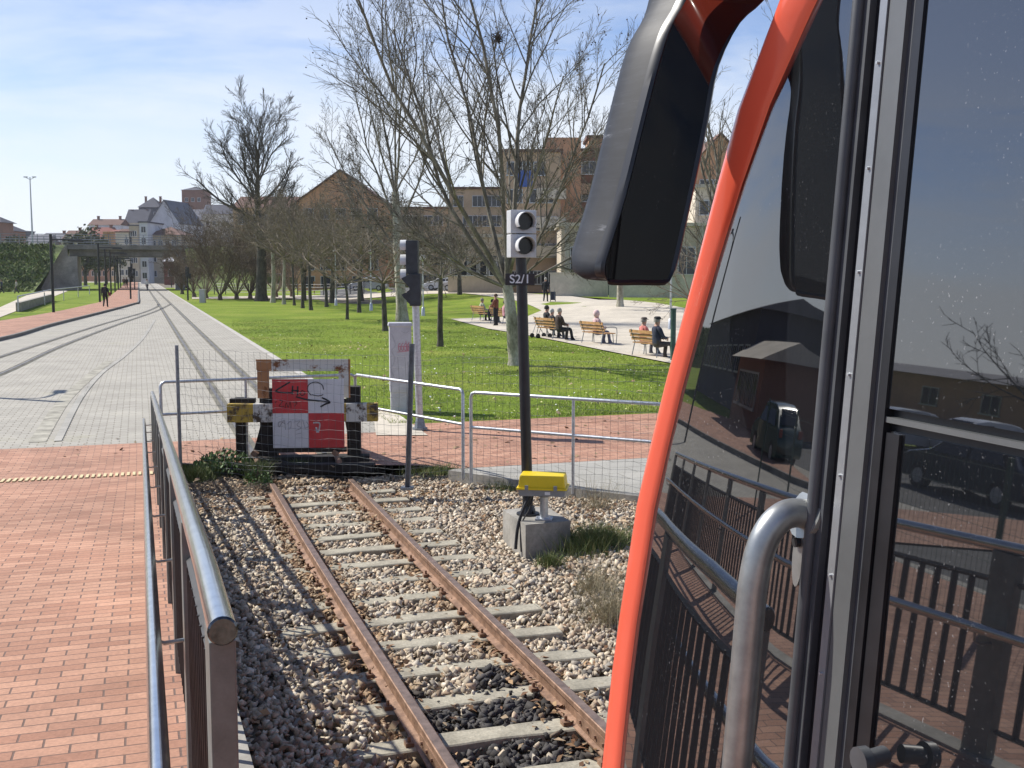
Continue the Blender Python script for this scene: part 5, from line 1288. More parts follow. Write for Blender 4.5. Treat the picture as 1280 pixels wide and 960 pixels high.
def win_meshes(w_, h):
    k = (round(w_, 2), round(h, 2))
    if k in WM: return WM[k]
    fr = MB(); t = .07
    fr.box((-w_ / 2, 0, 0), (t, .12, h + t)); fr.box((w_ / 2, 0, 0), (t, .12, h + t)); fr.box((0, 0, h / 2), (w_ - t, .12, t)); fr.box((0, -.04, -h / 2 - .02), (w_ + .2, .22, .09)); fr.box((0, 0, 0), (.05, .10, h - t))
    pn = MB().box((0, .02, 0), (w_ - .02, .08, h - .02))
    def mk(mb, m):
        me = bpy.data.meshes.new('window'); me.from_pydata(mb.v, [], mb.f); me.materials.append(m); return me
    WM[k] = (mk(fr, M['white'] if w_ < 1.3 else M['galv']), mk(pn, M['pane'])); return WM[k]
def windows(root, x0, x1, z0, z1, nx, nz, w_, h, y=-.03, rnd=None, skip=0, two=True, axis=0):
    fm, pmh = win_meshes(w_, h)
    for j in range(nz):
        for i in range(nx):
            if rnd and rnd.random() < skip: continue
            x = x0 + (x1 - x0) * (i + .5) / nx; z = z0 + (z1 - z0) * (j + .5) / nz
            o = bpy.data.objects.new('window', fm); col.objects.link(o); o.parent = root
            if axis: o.location = (y, x, z); o.rotation_euler = (0, 0, axis * PI / 2)
            else: o.location = (x, y, z)
            q = bpy.data.objects.new('pane', pmh); col.objects.link(q); q.parent = o
def building(label, u0, u1, vt, D, wall, roof='flat', rm='red_roof', dep=12, storeys=4, ncol=4, w_=1.1, h=1.4, rz=0, zb=-.5, base=None, name='apartment_building', rh=2.5, chim=0, parts=True, ov=.4, side=None, zt=None, cat='building', skip=.05, seed=0, group=None, cornice=True):
    k = D / F; W = (u1 - u0) * k; top = zt if zt else H + (HOR - vt) * k; c = at_d((u0 + u1) / 2, HOR, D); c.z = zb
    root = thing(name, label, cat, c, rz, group); hh = top - zb
    if roof != 'flat': hh -= rh
    rn = random.Random(seed)
    obj('wall', MB().box((0, dep / 2, hh / 2), (W, dep, hh)), M[wall], root)
    if roof == 'flat': 
        if cornice: rf = obj('roof', MB().box((0, dep / 2, hh + .12), (W + .5, dep + .5, .3)), M[rm], root)
        else: rf = obj('roof', MB().box((0, dep / 2, hh + .05), (W - .1, dep - .1, .1)), M[rm], root)
    elif roof == 'hip':
        mb = MB(); a, b = W / 2 + ov, dep / 2 + ov; r = max(0, a - b * .9) if a > b else 0
        mb.add([(-a, dep / 2 - b, hh), (a, dep / 2 - b, hh), (a, dep / 2 + b, hh), (-a, dep / 2 + b, hh), (-r, dep / 2, hh + rh), (r + .01, dep / 2, hh + rh)], [(0, 1, 5, 4), (1, 2, 5), (2, 3, 4, 5), (3, 0, 4), (3, 2, 1, 0)]); rf = obj('roof', mb, M[rm], root)
    elif roof == 'gable_front':   # gable towards the viewer
        obj('gable', MB().prism([(-W / 2, 0, hh), (W / 2, 0, hh), (0, 0, hh + rh)], (0, dep, 0)), M[wall], root)
        mb = MB(); e = .3
        for sx in (-1, 1):
            q = [(sx * (W / 2 + e), -e, hh - e * rh / (W / 2)), (0, -e, hh + rh), (0, dep + e, hh + rh), (sx * (W / 2 + e), dep + e, hh - e * rh / (W / 2))]; mb.add([(x, y, z + .03) for x, y, z in q] + [(x, y, z + .25) for x, y, z in q], [(0, 1, 2, 3), (4, 7, 6, 5), (0, 4, 5, 1), (3, 2, 6, 7), (0, 3, 7, 4)])
        rf = obj('roof', mb, M[rm], root)
    elif roof == 'gable_side':
        mb = MB(); e = .4; mb.prism([(-W / 2 - .2, -e, hh), (-W / 2 - .2, dep + e, hh), (-W / 2 - .2, dep / 2, hh + rh)], (W + .4, 0, 0)); rf = obj('roof', mb, M[rm], root)
    for i in range(chim):
        x = (-.35 + .7 * i / max(1, chim - 1)) * W if chim > 1 else .2 * W
        ch = obj('chimney', MB().box((x, dep * .5, hh + rh * .6 + .6), (.7, .7, 2.4)).box((x, dep * .5, hh + rh * .6 + 1.85), (.9, .9, .15)), M['dark_brick'], rf)
    if ncol: windows(root, -W / 2 + .6, W / 2 - .6, max(.5, 0 - zb + .3), hh - .3, ncol, storeys, w_, h, rnd=rn, skip=skip)
    return root, W, hh
# right: apartments behind the plane trees
DA = 112
r_, W, hh = building('tan and orange brick apartment block behind the big plane tree', 629, 700, 193, DA, 'tan_brick', 'flat', 'red_roof', 14, 5, 4, 1.5, 1.3, zb=.3, seed=1)
obj('stair_tower', MB().box((3.2, 5, hh / 2 + .8), (3.6, 5, hh + 1.8)), M['orange_brick'], r_)
obj('blue_awning', MB().box((-W / 2 + 2.15, -.12, hh - 2.6), (1.6, .2, 1.6)), M['blue_panel'], r_)
for z in (4.0, 6.8, 9.6): obj('balcony', MB().box((1.9, -.6, z), (2.9, 1.2, .18)).box((1.9, -1.15, z + .5), (2.9, .08, .9)), M['cream'], r_)
r_, W, hh = building('dark red brick apartment wing right of the tan block', 700, 790, 192, 118, 'dark_brick', 'flat', 'red_roof', 14, 5, 4, 1.5, 1.3, zb=.3, seed=2)
for z in (4.5, 7.5, 10.5): obj('balcony', MB().box((-1, -.6, z), (3.2, 1.2, .18)).box((-1, -1.15, z + .5), (3.2, .08, .9)), M['tan_brick'], r_)
building('orange brick stair tower rising above the dark wing', 735, 760, 176, 121, 'orange_brick', 'flat', 'red_roof', 6, 2, 1, 1.0, 1.0, zb=.3, seed=3)
r_, W, hh = building('long pale civic building with tall windows behind the plaza', 702, 960, 283, 100, 'civic', 'flat', 'kerb' if False else 'cream', 12, 1, 9, 1.5, 2.4, zb=.4, seed=4, name='civic_building')
obj('plinth_band', MB().box((0, -.12, .55), (W + .1, .25, 1.1)), M['green_dark'], r_)
for i in range(7): obj('pilaster', MB().box((-W / 2 + .5 + i * W / 6.2, -.15, hh / 2 + .4), (.35, .3, hh - .9)), M['concrete_pale'], r_)
building('glass fronted pale pavilion right of the red signal plate', 560, 636, 297, 108, 'civic', 'flat', 'concrete_pale', 10, 1, 5, 1.6, 1.8, zb=.3, seed=5, name='pavilion')
building('orange gabled brick building seen between mirror and train', 866, 930, 172, 112, 'orange_brick', 'gable_front', 'red_roof', 10, 3, 3, 1.4, 1.5, zb=.3, rh=2.8, seed=6)
building('pale windowed block below the orange gable', 868, 935, 236, 104, 'cream', 'flat', 'concrete_pale', 6, 3, 3, 1.7, 1.3, zb=.3, seed=7)
# low concrete walls on the plaza edge
def lwall(u0, u1, v0, v1, h, D, label, mat):
    a = at_d(u0, HOR, D[0]); b = at_d(u1, HOR, D[1]); a.z = b.z = .5; d = b - a
    mb = MB(); mb.box((d.x / 2, d.y / 2, h / 2), (d.length, .35, h), rz=math.atan2(d.y, d.x)); mb.box((d.x / 2, d.y / 2, h + .05), (d.length + .1, .45, .1), rz=math.atan2(d.y, d.x))
    tag(obj('plaza_wall', mb, M[mat], loc=a), label, 'wall')
lwall(688, 760, 0, 0, 2.05, (93, 92), 'pale concrete wall behind the person with the trolley', 'concrete_pale')
lwall(762, 950, 0, 0, 1.9, (90, 86), 'long low concrete wall in front of the pale civic building', 'concrete_pale')
# centre: gabled orange building, row behind
building('orange brick building with a shallow gable behind golden twigs', 372, 482, 216, 150, 'orange_brick', 'gable_front', 'red_roof', 16, 5, 5, 1.3, 1.4, rh=4.2, seed=8)
building('dark red roofed block left of the gabled brick building', 293, 371, 244, 165, 'tan_brick', 'gable_side', 'red_roof', 12, 4, 5, 1.3, 1.4, rh=2, seed=9)
building('tan block right of the gabled brick building', 484, 560, 262, 160, 'pale_tan', 'flat', 'red_roof', 12, 4, 5, 1.3, 1.4, seed=10)
building('tan brick block seen through the plane tree branches', 562, 632, 238, 150, 'tan_brick', 'flat', 'red_roof', 12, 5, 5, 1.3, 1.4, seed=11)
# the town beyond the bridge
T = 'town houses beyond the bridge'
def town(label, u0, u1, vt, D, *a, **k): k.setdefault('name', 'town_house'); k.setdefault('group', T); k.setdefault('ncol', 3); k.setdefault('storeys', 3); return building(label, u0, u1, vt, D, *a, **k)
town('white gable-ended house, tallest pale wall above the bridge', 188, 227, 252, 330, 'white_wall', 'gable_front', 'grey_roof', 16, rh=6.5, ncol=0, seed=1, rz=-.15)
town('brick tower house with flat hipped cap above the thicket', 230, 257, 234, 420, 'dark_brick', 'hip', 'slate', 10, rh=1.6, storeys=5, ncol=3, seed=2)
town('grey roofed terrace below the brick tower', 222, 262, 262, 400, 'cream', 'gable_side', 'grey_roof', 10, rh=4, storeys=5, ncol=4, seed=3)
town('dark roofed tower with pyramidal roof on the skyline', 176, 202, 247, 420, 'slate', 'hip', 'slate', 10, rh=4, storeys=6, ncol=3, chim=2, seed=4)
town('stepped dark mansard house left of the pyramidal tower', 158, 185, 262, 400, 'cream', 'gable_side', 'slate', 10, rh=5, storeys=4, ncol=4, chim=2, seed=5)
town('pale house with low roof and two chimneys', 113, 152, 274, 380, 'white_wall', 'gable_side', 'red_roof', 10, rh=2.2, chim=2, storeys=4, ncol=4, seed=6)
town('red roofed pink terrace house at the left of the row', 80, 100, 288, 330, 'pink_wall', 'gable_side', 'red_roof', 10, rh=2.6, chim=1, seed=7)
town('second pink terrace house of the row', 100, 120, 289, 325, 'orange_brick', 'gable_side', 'red_roof', 10, rh=2.2, chim=1, seed=8)
town('terrace house with dark red roof above the parapet middle', 111, 137, 284, 320, 'pink_wall', 'gable_side', 'red_dark', 10, rh=3.0, chim=2, seed=9)
town('tan terrace house next to the white street fronts', 137, 152, 287, 315, 'tan_brick', 'gable_side', 'red_dark', 10, rh=2, ncol=2, seed=10)
town('house with dark red eaves left of the sunlit white front', 146, 164, 286, 310, 'cream', 'gable_side', 'red_roof', 10, rh=2.6, ncol=2, seed=11)
town('cream street front left of the street end', 146, 166, 291, 300, 'cream', 'flat', 'red_roof', 10, ncol=2, storeys=3, zb=0, seed=12)
town('tan street front beside the sunlit white front', 163, 174, 283, 300, 'pale_tan', 'flat', 'slate', 12, ncol=2, storeys=4, zb=0, seed=13)
town('bright white narrow street front at the end of the street', 176, 186, 279, 266, 'white_wall', 'flat', 'slate', 12, ncol=1, storeys=5, zb=0, seed=14)
town('tan house with red eaves right of the street end', 186, 226, 283, 270, 'pale_tan', 'hip', 'red_roof', 12, ncol=4, storeys=3, rh=2.2, zb=0, ov=.8, seed=15)
town('dark red shed with white frame under the bridge right end', 205, 222, 321, 235, 'red_dark', 'gable_side', 'white_wall', 8, ncol=1, storeys=1, rh=1.0, zb=0, seed=16)
town('grey-roofed low warehouse at the left skyline', 30, 58, 293, 330, 'pink_wall', 'gable_side', 'grey_roof', 12, rh=3.5, seed=17)
town('pale gabled house right of the grey warehouse', 50, 82, 291, 340, 'tan_brick', 'gable_side', 'grey_roof', 12, rh=3, chim=1, seed=18)
town('brown tower house on the left skyline', 2, 18, 282, 300, 'dark_brick', 'hip', 'slate', 8, rh=1.6, storeys=5, ncol=2, seed=19, ov=.8)
town('brown house cut by the left image edge', -14, 2, 271, 290, 'dark_brick', 'hip', 'slate', 8, rh=1.6, storeys=5, ncol=2, seed=20, ov=.8)
town('distant grey block behind the low bushes', 18, 32, 290, 360, 'slate', 'flat', 'slate', 8, seed=21, ncol=2)
town('pale upper terrace on the hill behind the thicket', 255, 300, 256, 380, 'cream', 'gable_side', 'slate', 10, rh=3.5, storeys=4, ncol=5, seed=22)
for i, u in enumerate((134.5, 141.5)):
    D = 200; p = at_d(u, HOR, D); p.z = 5.5; zt = H + (340 - 290) * D / F
    tag(obj('rusty_pillar', MB().rbox((0, 0, (zt - 5.5) / 2), (.9, .9, zt - 5.5), .1), M['orange_brick'], loc=p), ('left' if i == 0 else 'right') + ' one of two rust coloured pillars behind the bridge parapet', 'pillar', 'rust coloured pillars behind the parapet')
for i, (u, v, D) in enumerate(((150, 262, 370), (163, 252, 400), (235, 227, 400), (98, 272, 330))):
    p = at_d(u, v, D); 
# ------------------------------------------------------------------ cars
CARS = []
def car(loc, rz, label, paint, group, L=4.3, W=1.76, Hc=1.48):
    t = thing('parked_car', label, 'car', loc, rz, group)
    if paint not in M: M[paint] = pm(paint, {'car_white': (.72, .73, .74), 'car_silver': (.45, .46, .48), 'car_dark': (.03, .035, .045), 'car_green': (.02, .06, .05)}[paint], .28, 0, var=.03); [n for n in M[paint].node_tree.nodes if n.type == 'BSDF_PRINCIPLED'][0].inputs['Coat Weight'].default_value = .8
    h = L / 2
    prof = [(-h, .35), (-h - .02, .62), (-h + .08, .86), (-h + .25, .95), (-h + .62, 1.36), (-h + 1.1, Hc), (0, Hc + .01), (.45, Hc - .06), (1.02, 1.0), (h - .35, .84), (h - .05, .66), (h, .42), (h - .05, .25), (-h + .1, .25)]
    rings = []
    for x, k in ((-W / 2, .0), (-W / 2 + .04, .03), (0, .05), (W / 2 - .04, .03), (W / 2, 0)):
        rings.append([(x * (1 - .17 * sstep(z, .9, Hc)), y * (1 - (.02 - k * .4)), z + (k if z > .5 else 0)) for y, z in prof])
    obj('body', MB().loft(rings), M[paint], t, True)
    g_ = MB(); 
    for sx in (-1, 1):
        def q(y, z): return (sx * (W / 2 * (1 - .17 * sstep(z, .9, Hc)) + .012), y, z)
        g_.add([q(-h + .62, .98), q(-.35, .98), q(-.35, 1.38), q(-h + .95, 1.36)], [(0, 1, 2, 3)]); g_.add([q(-.28, .98), q(.88, .98), q(.42, 1.36), q(-.28, 1.38)], [(0, 1, 2, 3)])
    obj('side_windows', g_, M['pane'], t)
    obj('windscreen', MB().add([(-.68, 1.06, 1.03), (.68, 1.06, 1.03), (.60, .52, 1.44), (-.60, .52, 1.44)], [(0, 1, 2, 3)]), M['pane'], t)
    obj('rear_window', MB().add([(-.62, -h + .27, 1.05), (.62, -h + .27, 1.05), (.56, -h + .62, 1.42), (-.56, -h + .62, 1.42)], [(0, 3, 2, 1)]), M['pane'], t)
    for sx in (-1, 1):
        for y in (-h + .75, h - .85):
            wl = thing('wheel', None, None, (sx * (W / 2 - .1), y, .31))
            wl.parent = t; obj('tyre', MB().tube([(-.10, 0, 0), (.10, 0, 0)], .31, 18), M['rubber'], wl); obj('rim', MB().tube([(-.105, 0, 0), (.105, 0, 0)], .19, 12), M['galv'], wl)
        obj('headlight', MB().rbox((sx * .62, h - .12, .68), (.34, .16, .15), .03), M['visor'], t); obj('tail_light', MB().rbox((sx * .70, -h + .03, .85), (.2, .1, .2), .02), M['red_dark'], t)
    return t
def thing0(): pass
G = 'cars parked beyond the plaza'
for u, D, paint, rz, l in ((577, 119, 'car_silver', R(75), 'silver white car parked beyond the lawn, left of the plane trunk'), (609, 116, 'car_white', R(80), 'small white car parked just left of the plane tree trunk'), (556, 121, 'car_white', R(78), 'white car seen behind the far trees, left of the silver one'), (461, 128, 'car_silver', R(80), 'silver car behind the globe lamps'), (452, 133, 'car_dark', R(80), 'dark car partly hidden behind the silver one'), (720, 105, 'car_dark', R(85), 'dark car behind the pale concrete wall')):
    p = at_d(u, HOR, D); p.z = terr(p.x, p.y) + .06; car(p, rz, l, paint, G)
rect_pts = [at_d(u, 340, D) for u, D in ((400, 112), (640, 106), (760, 104), (760, 140), (400, 145))]
polyfill('car_park', [(p.x, p.y) for p in rect_pts], M['asphalt'], .045, cuts=4)
# signs/posts in the park distance
for u, v0, v1, l in ((393, 365, 350, 'thin post sign beyond the far park row'), (620, 360, 335, 'tan post beside the white car')):
    p = g(u, v0 + 3); tag(obj('post', MB().tube([(0, 0, 0), (0, 0, (v0 - v1) * p.y / F)], .07, 8).rbox((0, 0, (v0 - v1) * p.y / F), (.2, .2, .2), .02), M['wood_bench'], loc=p), l, 'post')

# ------------------------------------------------------------------ the world mirrored in the train glass (left of the frame)
rect('side_road', -40, 40, -48, -9.3, -.03, M['asphalt'])
rect('side_pavement', -30, 18.4, -9.3, -2.3, -.02 + .01, M['slab'])
def green_fence():
    s0, s1, o = -8, 17, -7.4; t = thing('green_wire_fence', 'green wire panel fence along the side road left of the picture, mirrored in the glass', 'wire fence', P(s0, o), TH); mb = MB()
    y = 0
    while y < s1 - s0:
        mb.tube([(0, y, 0), (0, y, 1.8)], .0025, 3, cap=False); y += .08
    for z in (.1, .4, .75, 1.1, 1.45, 1.75): mb.tube([(0, 0, z), (0, s1 - s0, z)], .003, 3, cap=False)
    obj('wire_panel', mb, M['green_post'], t); mb = MB()
    for i in range(11): mb.box((0, i * 2.5, .95), (.05, .05, 1.9))
    obj('posts', mb, M['green_post'], t)
green_fence()
RG = 'cars along the side road left of the picture'
desc = ['black estate car at the far end of the side road row', 'dark green car mirrored in the train windscreen', 'silver car in the side road row', 'white hatchback in the side road row', 'black car behind the white hatchback', 'silver car nearest the platform in the side road row', 'dark car at the near end of the side road row', 'white car at the very near end of the side road row']
for i, (s, o, paint) in enumerate(((21.5, -18, 'car_dark'), (26, -12.8, 'car_green'), (35, -26.5, 'car_silver'), (33.2, -28.8, 'car_white'), (31.2, -31, 'car_dark'), (29.5, -33.3, 'car_silver'), (37, -24.2, 'car_dark'), (27.6, -35.5, 'car_white'))):
    car(P(s, o, -.03), TH + (0 if o > -20 else PI / 2), desc[i], paint, RG)
def big_building(label, s0, s1, o0, o1, h, wall, rm, n=8, ns=2, eave=.6):
    t = thing('warehouse', label, 'building', P((s0 + s1) / 2, o1, -.1), TH); L = s1 - s0; dpt = abs(o1 - o0)
    obj('wall', MB().box((-dpt / 2, 0, h / 2), (dpt, L, h)), M[wall], t); obj('roof', MB().prism([(eave, -L / 2 - eave, h), (-dpt - eave, -L / 2 - eave, h), (-dpt / 2, -L / 2 - eave, h + .7)], (0, L + 2 * eave, 0)), M[rm], t)
    windows(t, -L / 2 + 1, L / 2 - 1, .8, h - .4, n, ns, 1.6, 1.2, y=.03, axis=1)
big_building('long orange brick warehouse left of the picture, mirrored in the door glass', 36, 84, -62, -50, 3.2, 'orange_brick', 'grey_roof', 8, 1)
big_building('dark industrial hall left of the picture, mirrored in the windscreen', 42, 70, -28, -17, 4.6, 'slate', 'grey_roof', 10, 1)
big_building('low flat shop with pale eaves left of the picture', 33, 40, -20.5, -14.5, 2.6, 'dark_brick', 'cream', 4, 1, .9)
for s, o, h, l in ((29.3, -6.5, 6.4, 'dark lamp post at the side road mirrored in the windscreen'), (24, -24, 7.5, 'grey lamp with arm by the industrial hall, mirrored'), (5.0, -17, 8.5, 'grey lamp with curved arm by the parked cars, mirrored')):
    t = thing('road_lamp', l, 'street lamp', P(s, o), TH); mt_ = M['black_paint'] if s == 29.3 else M['galv_dark']
    obj('pole', MB().tube([(0, 0, 0), (0, 0, h)], .09, 8), mt_, t, True); obj('arm', MB().tube(catmull([(0, 0, h - 1.5), (0, .5, h - .6), (0, 1.8, h - .2)], 5), .045, 6), mt_, t, True); obj('lamp_head', MB().rbox((0, 2.0, h - .2), (.22, .7, .12), .03), mt_, t)
tree('park_tree', P(26, -23.5), 'bare tree by the parked cars left of the picture, mirrored in the door glass', 2.5, .12, spd, (M['bark_dark'], M['bark_dark']), 2, .5, (8, 6, 4), (25, 55), .03, .12, seed=91, twig=.012)

# ------------------------------------------------------------------ the train
TAN = .0735
def side_o(z): return .75 + (z - 2.4) * TAN if z > 1.25 else .75 - 1.15 * TAN
def hit(u, v, off=0.0):
    """point where the view line meets the train side (leaning plane)"""
    d = ray(u, v); n_ = nv - Vector((0, 0, TAN)); c = .75 - 2.4 * TAN + off
    t = (c - CAM.dot(n_)) / d.dot(n_); p = CAM + d * t; s, o = so(p); return s, o, p.z
TB = Vector((0, 0, 0))
train = thing('train', 'orange and grey light train standing at the platform with its front at the buffer track', 'train', P(-6, TC, 0), TH)
def TL(s, o, z): return (o - TC, s + 6, z)      # track coordinates -> train coordinates
def panel(name, s0, s1, z0, z1, off, thick, mat, parent=train, seg=4, smooth=False, mir=False):
    """slab lying on the leaning side; off>0 = proud"""
    mb = MB(); rings = []
    for z in [z0 + (z1 - z0) * i / seg for i in range(seg + 1)]:
        o = side_o(z) - off; rings.append([TL(s0, o, z), TL(s1, o, z), TL(s1, o + thick, z), TL(s0, o + thick, z)])
    mb.loft(rings)
    if mir: mb.v = [(-x, y, z) for x, y, z in mb.v]; mb.f = [tuple(reversed(f)) for f in mb.f]
    return obj(name, mb, mat, parent, smooth)
s_of = lambda u, v=400: hit(u, v)[0]
sA, sB, sC, sD, sE, sF = (s_of(u) for u in (1037, 1054, 1068, 1098, 1104, 1111))   # windscreen edge, seal, strip, pillar, door gasket
print('S', sA, sB, sC, sD, sE, sF, s_of(1280))
ZB, ZT = 1.05, 3.42
LEN0 = -13.0
# main body shell behind the nose: cross-section lofted along the length
def sect(s, inset=0.0):
    L = []
    for z in (.45, 1.05, 1.25): L.append((side_o(1.25) + inset if z < 1.3 else side_o(z) + inset, z))
    for z in (1.7, 2.2, 2.7, 3.1): L.append((side_o(z) + inset, z))
    a0 = side_o(3.1) + inset
    for k in (20, 45, 70, 90): L.append((a0 + .35 * (1 - math.cos(R(k))) + (TC - a0 - .35) * (k == 90), 3.1 + .42 * math.sin(R(k)) - (0 if k < 90 else 0)))
    left = L; right = [(2 * TC - o, z) for o, z in reversed(L[:-1])]
    return [TL(s, o, z) for o, z in left + right]
mb = MB(); mb.loft([sect(s, .03) for s in (LEN0, -9, -5, -1, .0, sA)]); obj('body_shell', mb, M['train_black'], train, True)
# roof cap orange
mb = MB(); rr = []
for s in (LEN0, -6, 0, sA + .02):
    q = sect(s, -.004); q = [p for p in q if p[2] > 3.14]; q2 = [(p[0] * .995, p[1], p[2] - .02) for p in reversed(q)]; rr.append(q + q2)
mb.loft(rr); obj('roof_skin', mb, M['orange'], train, True)
s_d0, s_d1 = sF, sF - .95
# pillar details
panel('windscreen_seal', sB, sA + .004, 1.0, 3.16, .003, .05, M['train_rubber'])
mb = MB(); mb.tube([TL((sA + sB) / 2 + .004, side_o(z) - .006, z) for z in (1.25, 1.8, 2.4, 3.14)], .0075, 10); obj('seal_bead', mb, M['train_rubber'], train, True)
panel('gap_strip', sC, sB, 1.0, 3.16, -.006, .04, M['train_black'])
st = panel('pillar_trim', sC - .012, sC + .001, 1.0, 3.16, .004, .03, M['train_alu'])
for i in range(16):
    z = 1.3 + i * .115; obj('rivet', MB().tube([TL(sC - .006, side_o(z) - .003, z), TL(sC - .006, side_o(z) - .007, z)], .0018, 8), M['galv'], st)
panel('door_pillar', sD, sC - .014, 1.0, 3.16, .002, .04, M['train_grey'])
panel('door_gasket', sE, sD + .0, 1.0, 3.16, -.004, .03, M['train_rubber'])
door = panel('door', s_d1, sE, .9, 3.12, -.014, .03, M['train_black'])
zt_l = hit(1100, 524)[2]
gl_u = panel('upper_pane', s_d1 + .05, sF, zt_l + .012, 3.05, -.006, .008, M['train_glass'], door)
gl_l = panel('lower_pane', s_d1 + .05, sF - .006, 1.25, zt_l - .012, -.010, .008, M['train_glass'], door)
panel('window_rail', s_d1 + .05, sF, zt_l - .003, zt_l + .003, -.005, .008, M['train_grey'], door)
panel('window_frame', sF - .004, sF + .010, 1.2, 3.08, -.003, .015, M['train_black'], door)
panel('door_frame', sF - .028, sF - .006, 1.25, zt_l - .014, -.006, .010, M['train_black'], door)
hk = hit(1105, 955)
mb = MB(); mb.tube([TL(hk[0] - .00, hk[1] + .0, hk[2] + .01), TL(hk[0] - .005, hk[1] - .025, hk[2] + .01)], .010, 14); mb.tube([TL(hk[0] - .005, hk[1] - .025, hk[2] + .01), TL(hk[0] - .005, hk[1] - .036, hk[2] + .01)], .015, 14); obj('door_knob', mb, M['train_rubber'], door, True)
# side skin behind the door: orange waist, windows
panel('side_panel', LEN0, s_d1 - .04, .95, 1.75, 0, .03, M['orange']); panel('side_panel', LEN0, s_d1 - .04, 2.75, 3.15, 0, .03, M['orange'])
s = s_d1 - .1
for i in range(6):
    a = s - 1.9 * i
    panel('side_window', a - 1.75, a - .1, 1.78, 2.72, -.004, .02, M['train_glass']); panel('window_pillar', a - 1.90, a - 1.77, 1.76, 2.74, .002, .03, M['train_grey'])
panel('side_panel', LEN0, sA, .95, 3.15, 0, .03, M['orange'], mir=True)
# nose: horizontal section for each height
import mathutils
def proj(p):
    d = p - CAM; fw = d.y * CP - d.z * SP; up = d.z * CP + d.y * SP; return CX + F * d.x / fw, CY - F * up / fw
EDGE = [(9, 972), (109, 931), (168, 913), (290, 881), (362, 863), (435, 843), (505, 825), (627, 796.5), (811, 768), (960, 752)]
WID = [(0, 46), (60, 43), (109, 40), (190, 34), (290, 27), (435, 23), (960, 23)]
def lerp_t(T_, v):
    if v <= T_[0][0]: return T_[0][1] + (T_[1][1] - T_[0][1]) / (T_[1][0] - T_[0][0]) * (v - T_[0][0])
    for (a, x), (b, y) in zip(T_[:-1], T_[1:]):
        if v <= b: return x + (y - x) * (v - a) / (b - a)
    (a, x), (b, y) = T_[-2:]; return y + (y - x) / (b - a) * (v - b) * .8
HEAD1 = R(8)
def glass_pt(z, l, Lg):
    """point l metres along the curved side glass; heading turns 0 -> HEAD1"""
    n = 10; s, o = sA, side_o(z); 
    for i in range(n):
        h = HEAD1 * ((i + .5) / n * l / Lg); s += l / n * math.cos(h); o += l / n * math.sin(h)
    return s, o
def solve(z):
    """length of the side glass so that its front edge follows the photographed one"""
    best = None
    for i in range(30, 1000):
        Lg = i * .001; s, o = glass_pt(z, Lg, Lg); p = P(s, o, z); u, v = proj(p)
        tgt = lerp_t(EDGE, v) + lerp_t(WID, v)
        e = abs(u - tgt)
        if best is None or e < best[0]: best = (e, Lg, u, v)
    return best
zs = [1.3 + .1 * i for i in range(18)] + [3.06, 3.12]
LG = [solve(z)[1] for z in zs]
LG = [L if z < 3.03 else max(.04, LG[-3] - (z - 3.0) * 1.0) for z, L in zip(zs, LG)]
def outline(z, Lg):
    """fit the bead width so that the silhouette follows the photographed edge"""
    lo, hi = .2, 3.0
    for _ in range(14):
        m = (lo + hi) / 2; q = outline0(z, Lg, m); pj = [proj(P(s, o, z)) for s, o in q[1]]
        u, v = min(pj); tgt = lerp_t(EDGE, max(-40, v))
        if u > tgt: lo = m
        else: hi = m
    return outline0(z, Lg, max(.45, min(2.2, m)))
def outline0(z, Lg, wk):
    """left half of the nose in plan, split into glass, corner post and front"""
    G_ = [glass_pt(z, Lg * i / 10, Lg) for i in range(11)]
    s, o = G_[-1]; p = P(s, o, z); u, v = proj(p); t = (p - CAM).y
    w_ = lerp_t(WID, max(0, min(960, v))); va = TH + math.atan((u - CX) / F); h0 = R(-22); w_ = w_ * t / F / math.sin(va - h0) * .93 * wk
    C_ = [(s, o)]; s2, o2 = s, o; C_.append((s + .004, o - .004)); s2, o2 = C_[-1]
    for k in range(4): s2 += w_ / 4 * math.cos(h0 + R(3) * k); o2 += w_ / 4 * math.sin(h0 + R(3) * k); C_.append((s2, o2))
    h = h0 + R(12); n = 9
    for k in range(n): h += R(88) / n; s2 += .004 * math.cos(h); o2 += .004 * math.sin(h); C_.append((s2, o2))
    for k in range(4): s2 += .03 * math.cos(h); o2 += .03 * math.sin(h); C_.append((s2, o2))
    Fr_ = [(s2, o2)]; m = TC - o2
    for k in range(1, 13): a = k / 12; Fr_.append((s2 + .22 * math.sin(a * PI / 2), o2 + m * a))
    return G_, C_, Fr_
OL = [outline(z, L) for z, L in zip(zs, LG)]
def nose_part(name, idx, mat, i0, i1, parent=train, mir=False, inset=.0):
    mb = MB(); n = len(OL[0][idx])
    for i in range(i0, i1):
        for s, o in OL[i][idx]: q = TL(s - inset, o + inset * .2, zs[i]); mb.v.append((-q[0], q[1], q[2]) if mir else q)
    for i in range(i1 - i0 - 1):
        for j in range(n - 1):
            f = (i * n + j, i * n + j + 1, (i + 1) * n + j + 1, (i + 1) * n + j); mb.f.append(tuple(reversed(f)) if not mir else f); mb.m.append(0)
    return obj(name, mb, mat, parent, True)
NZ = len(zs)
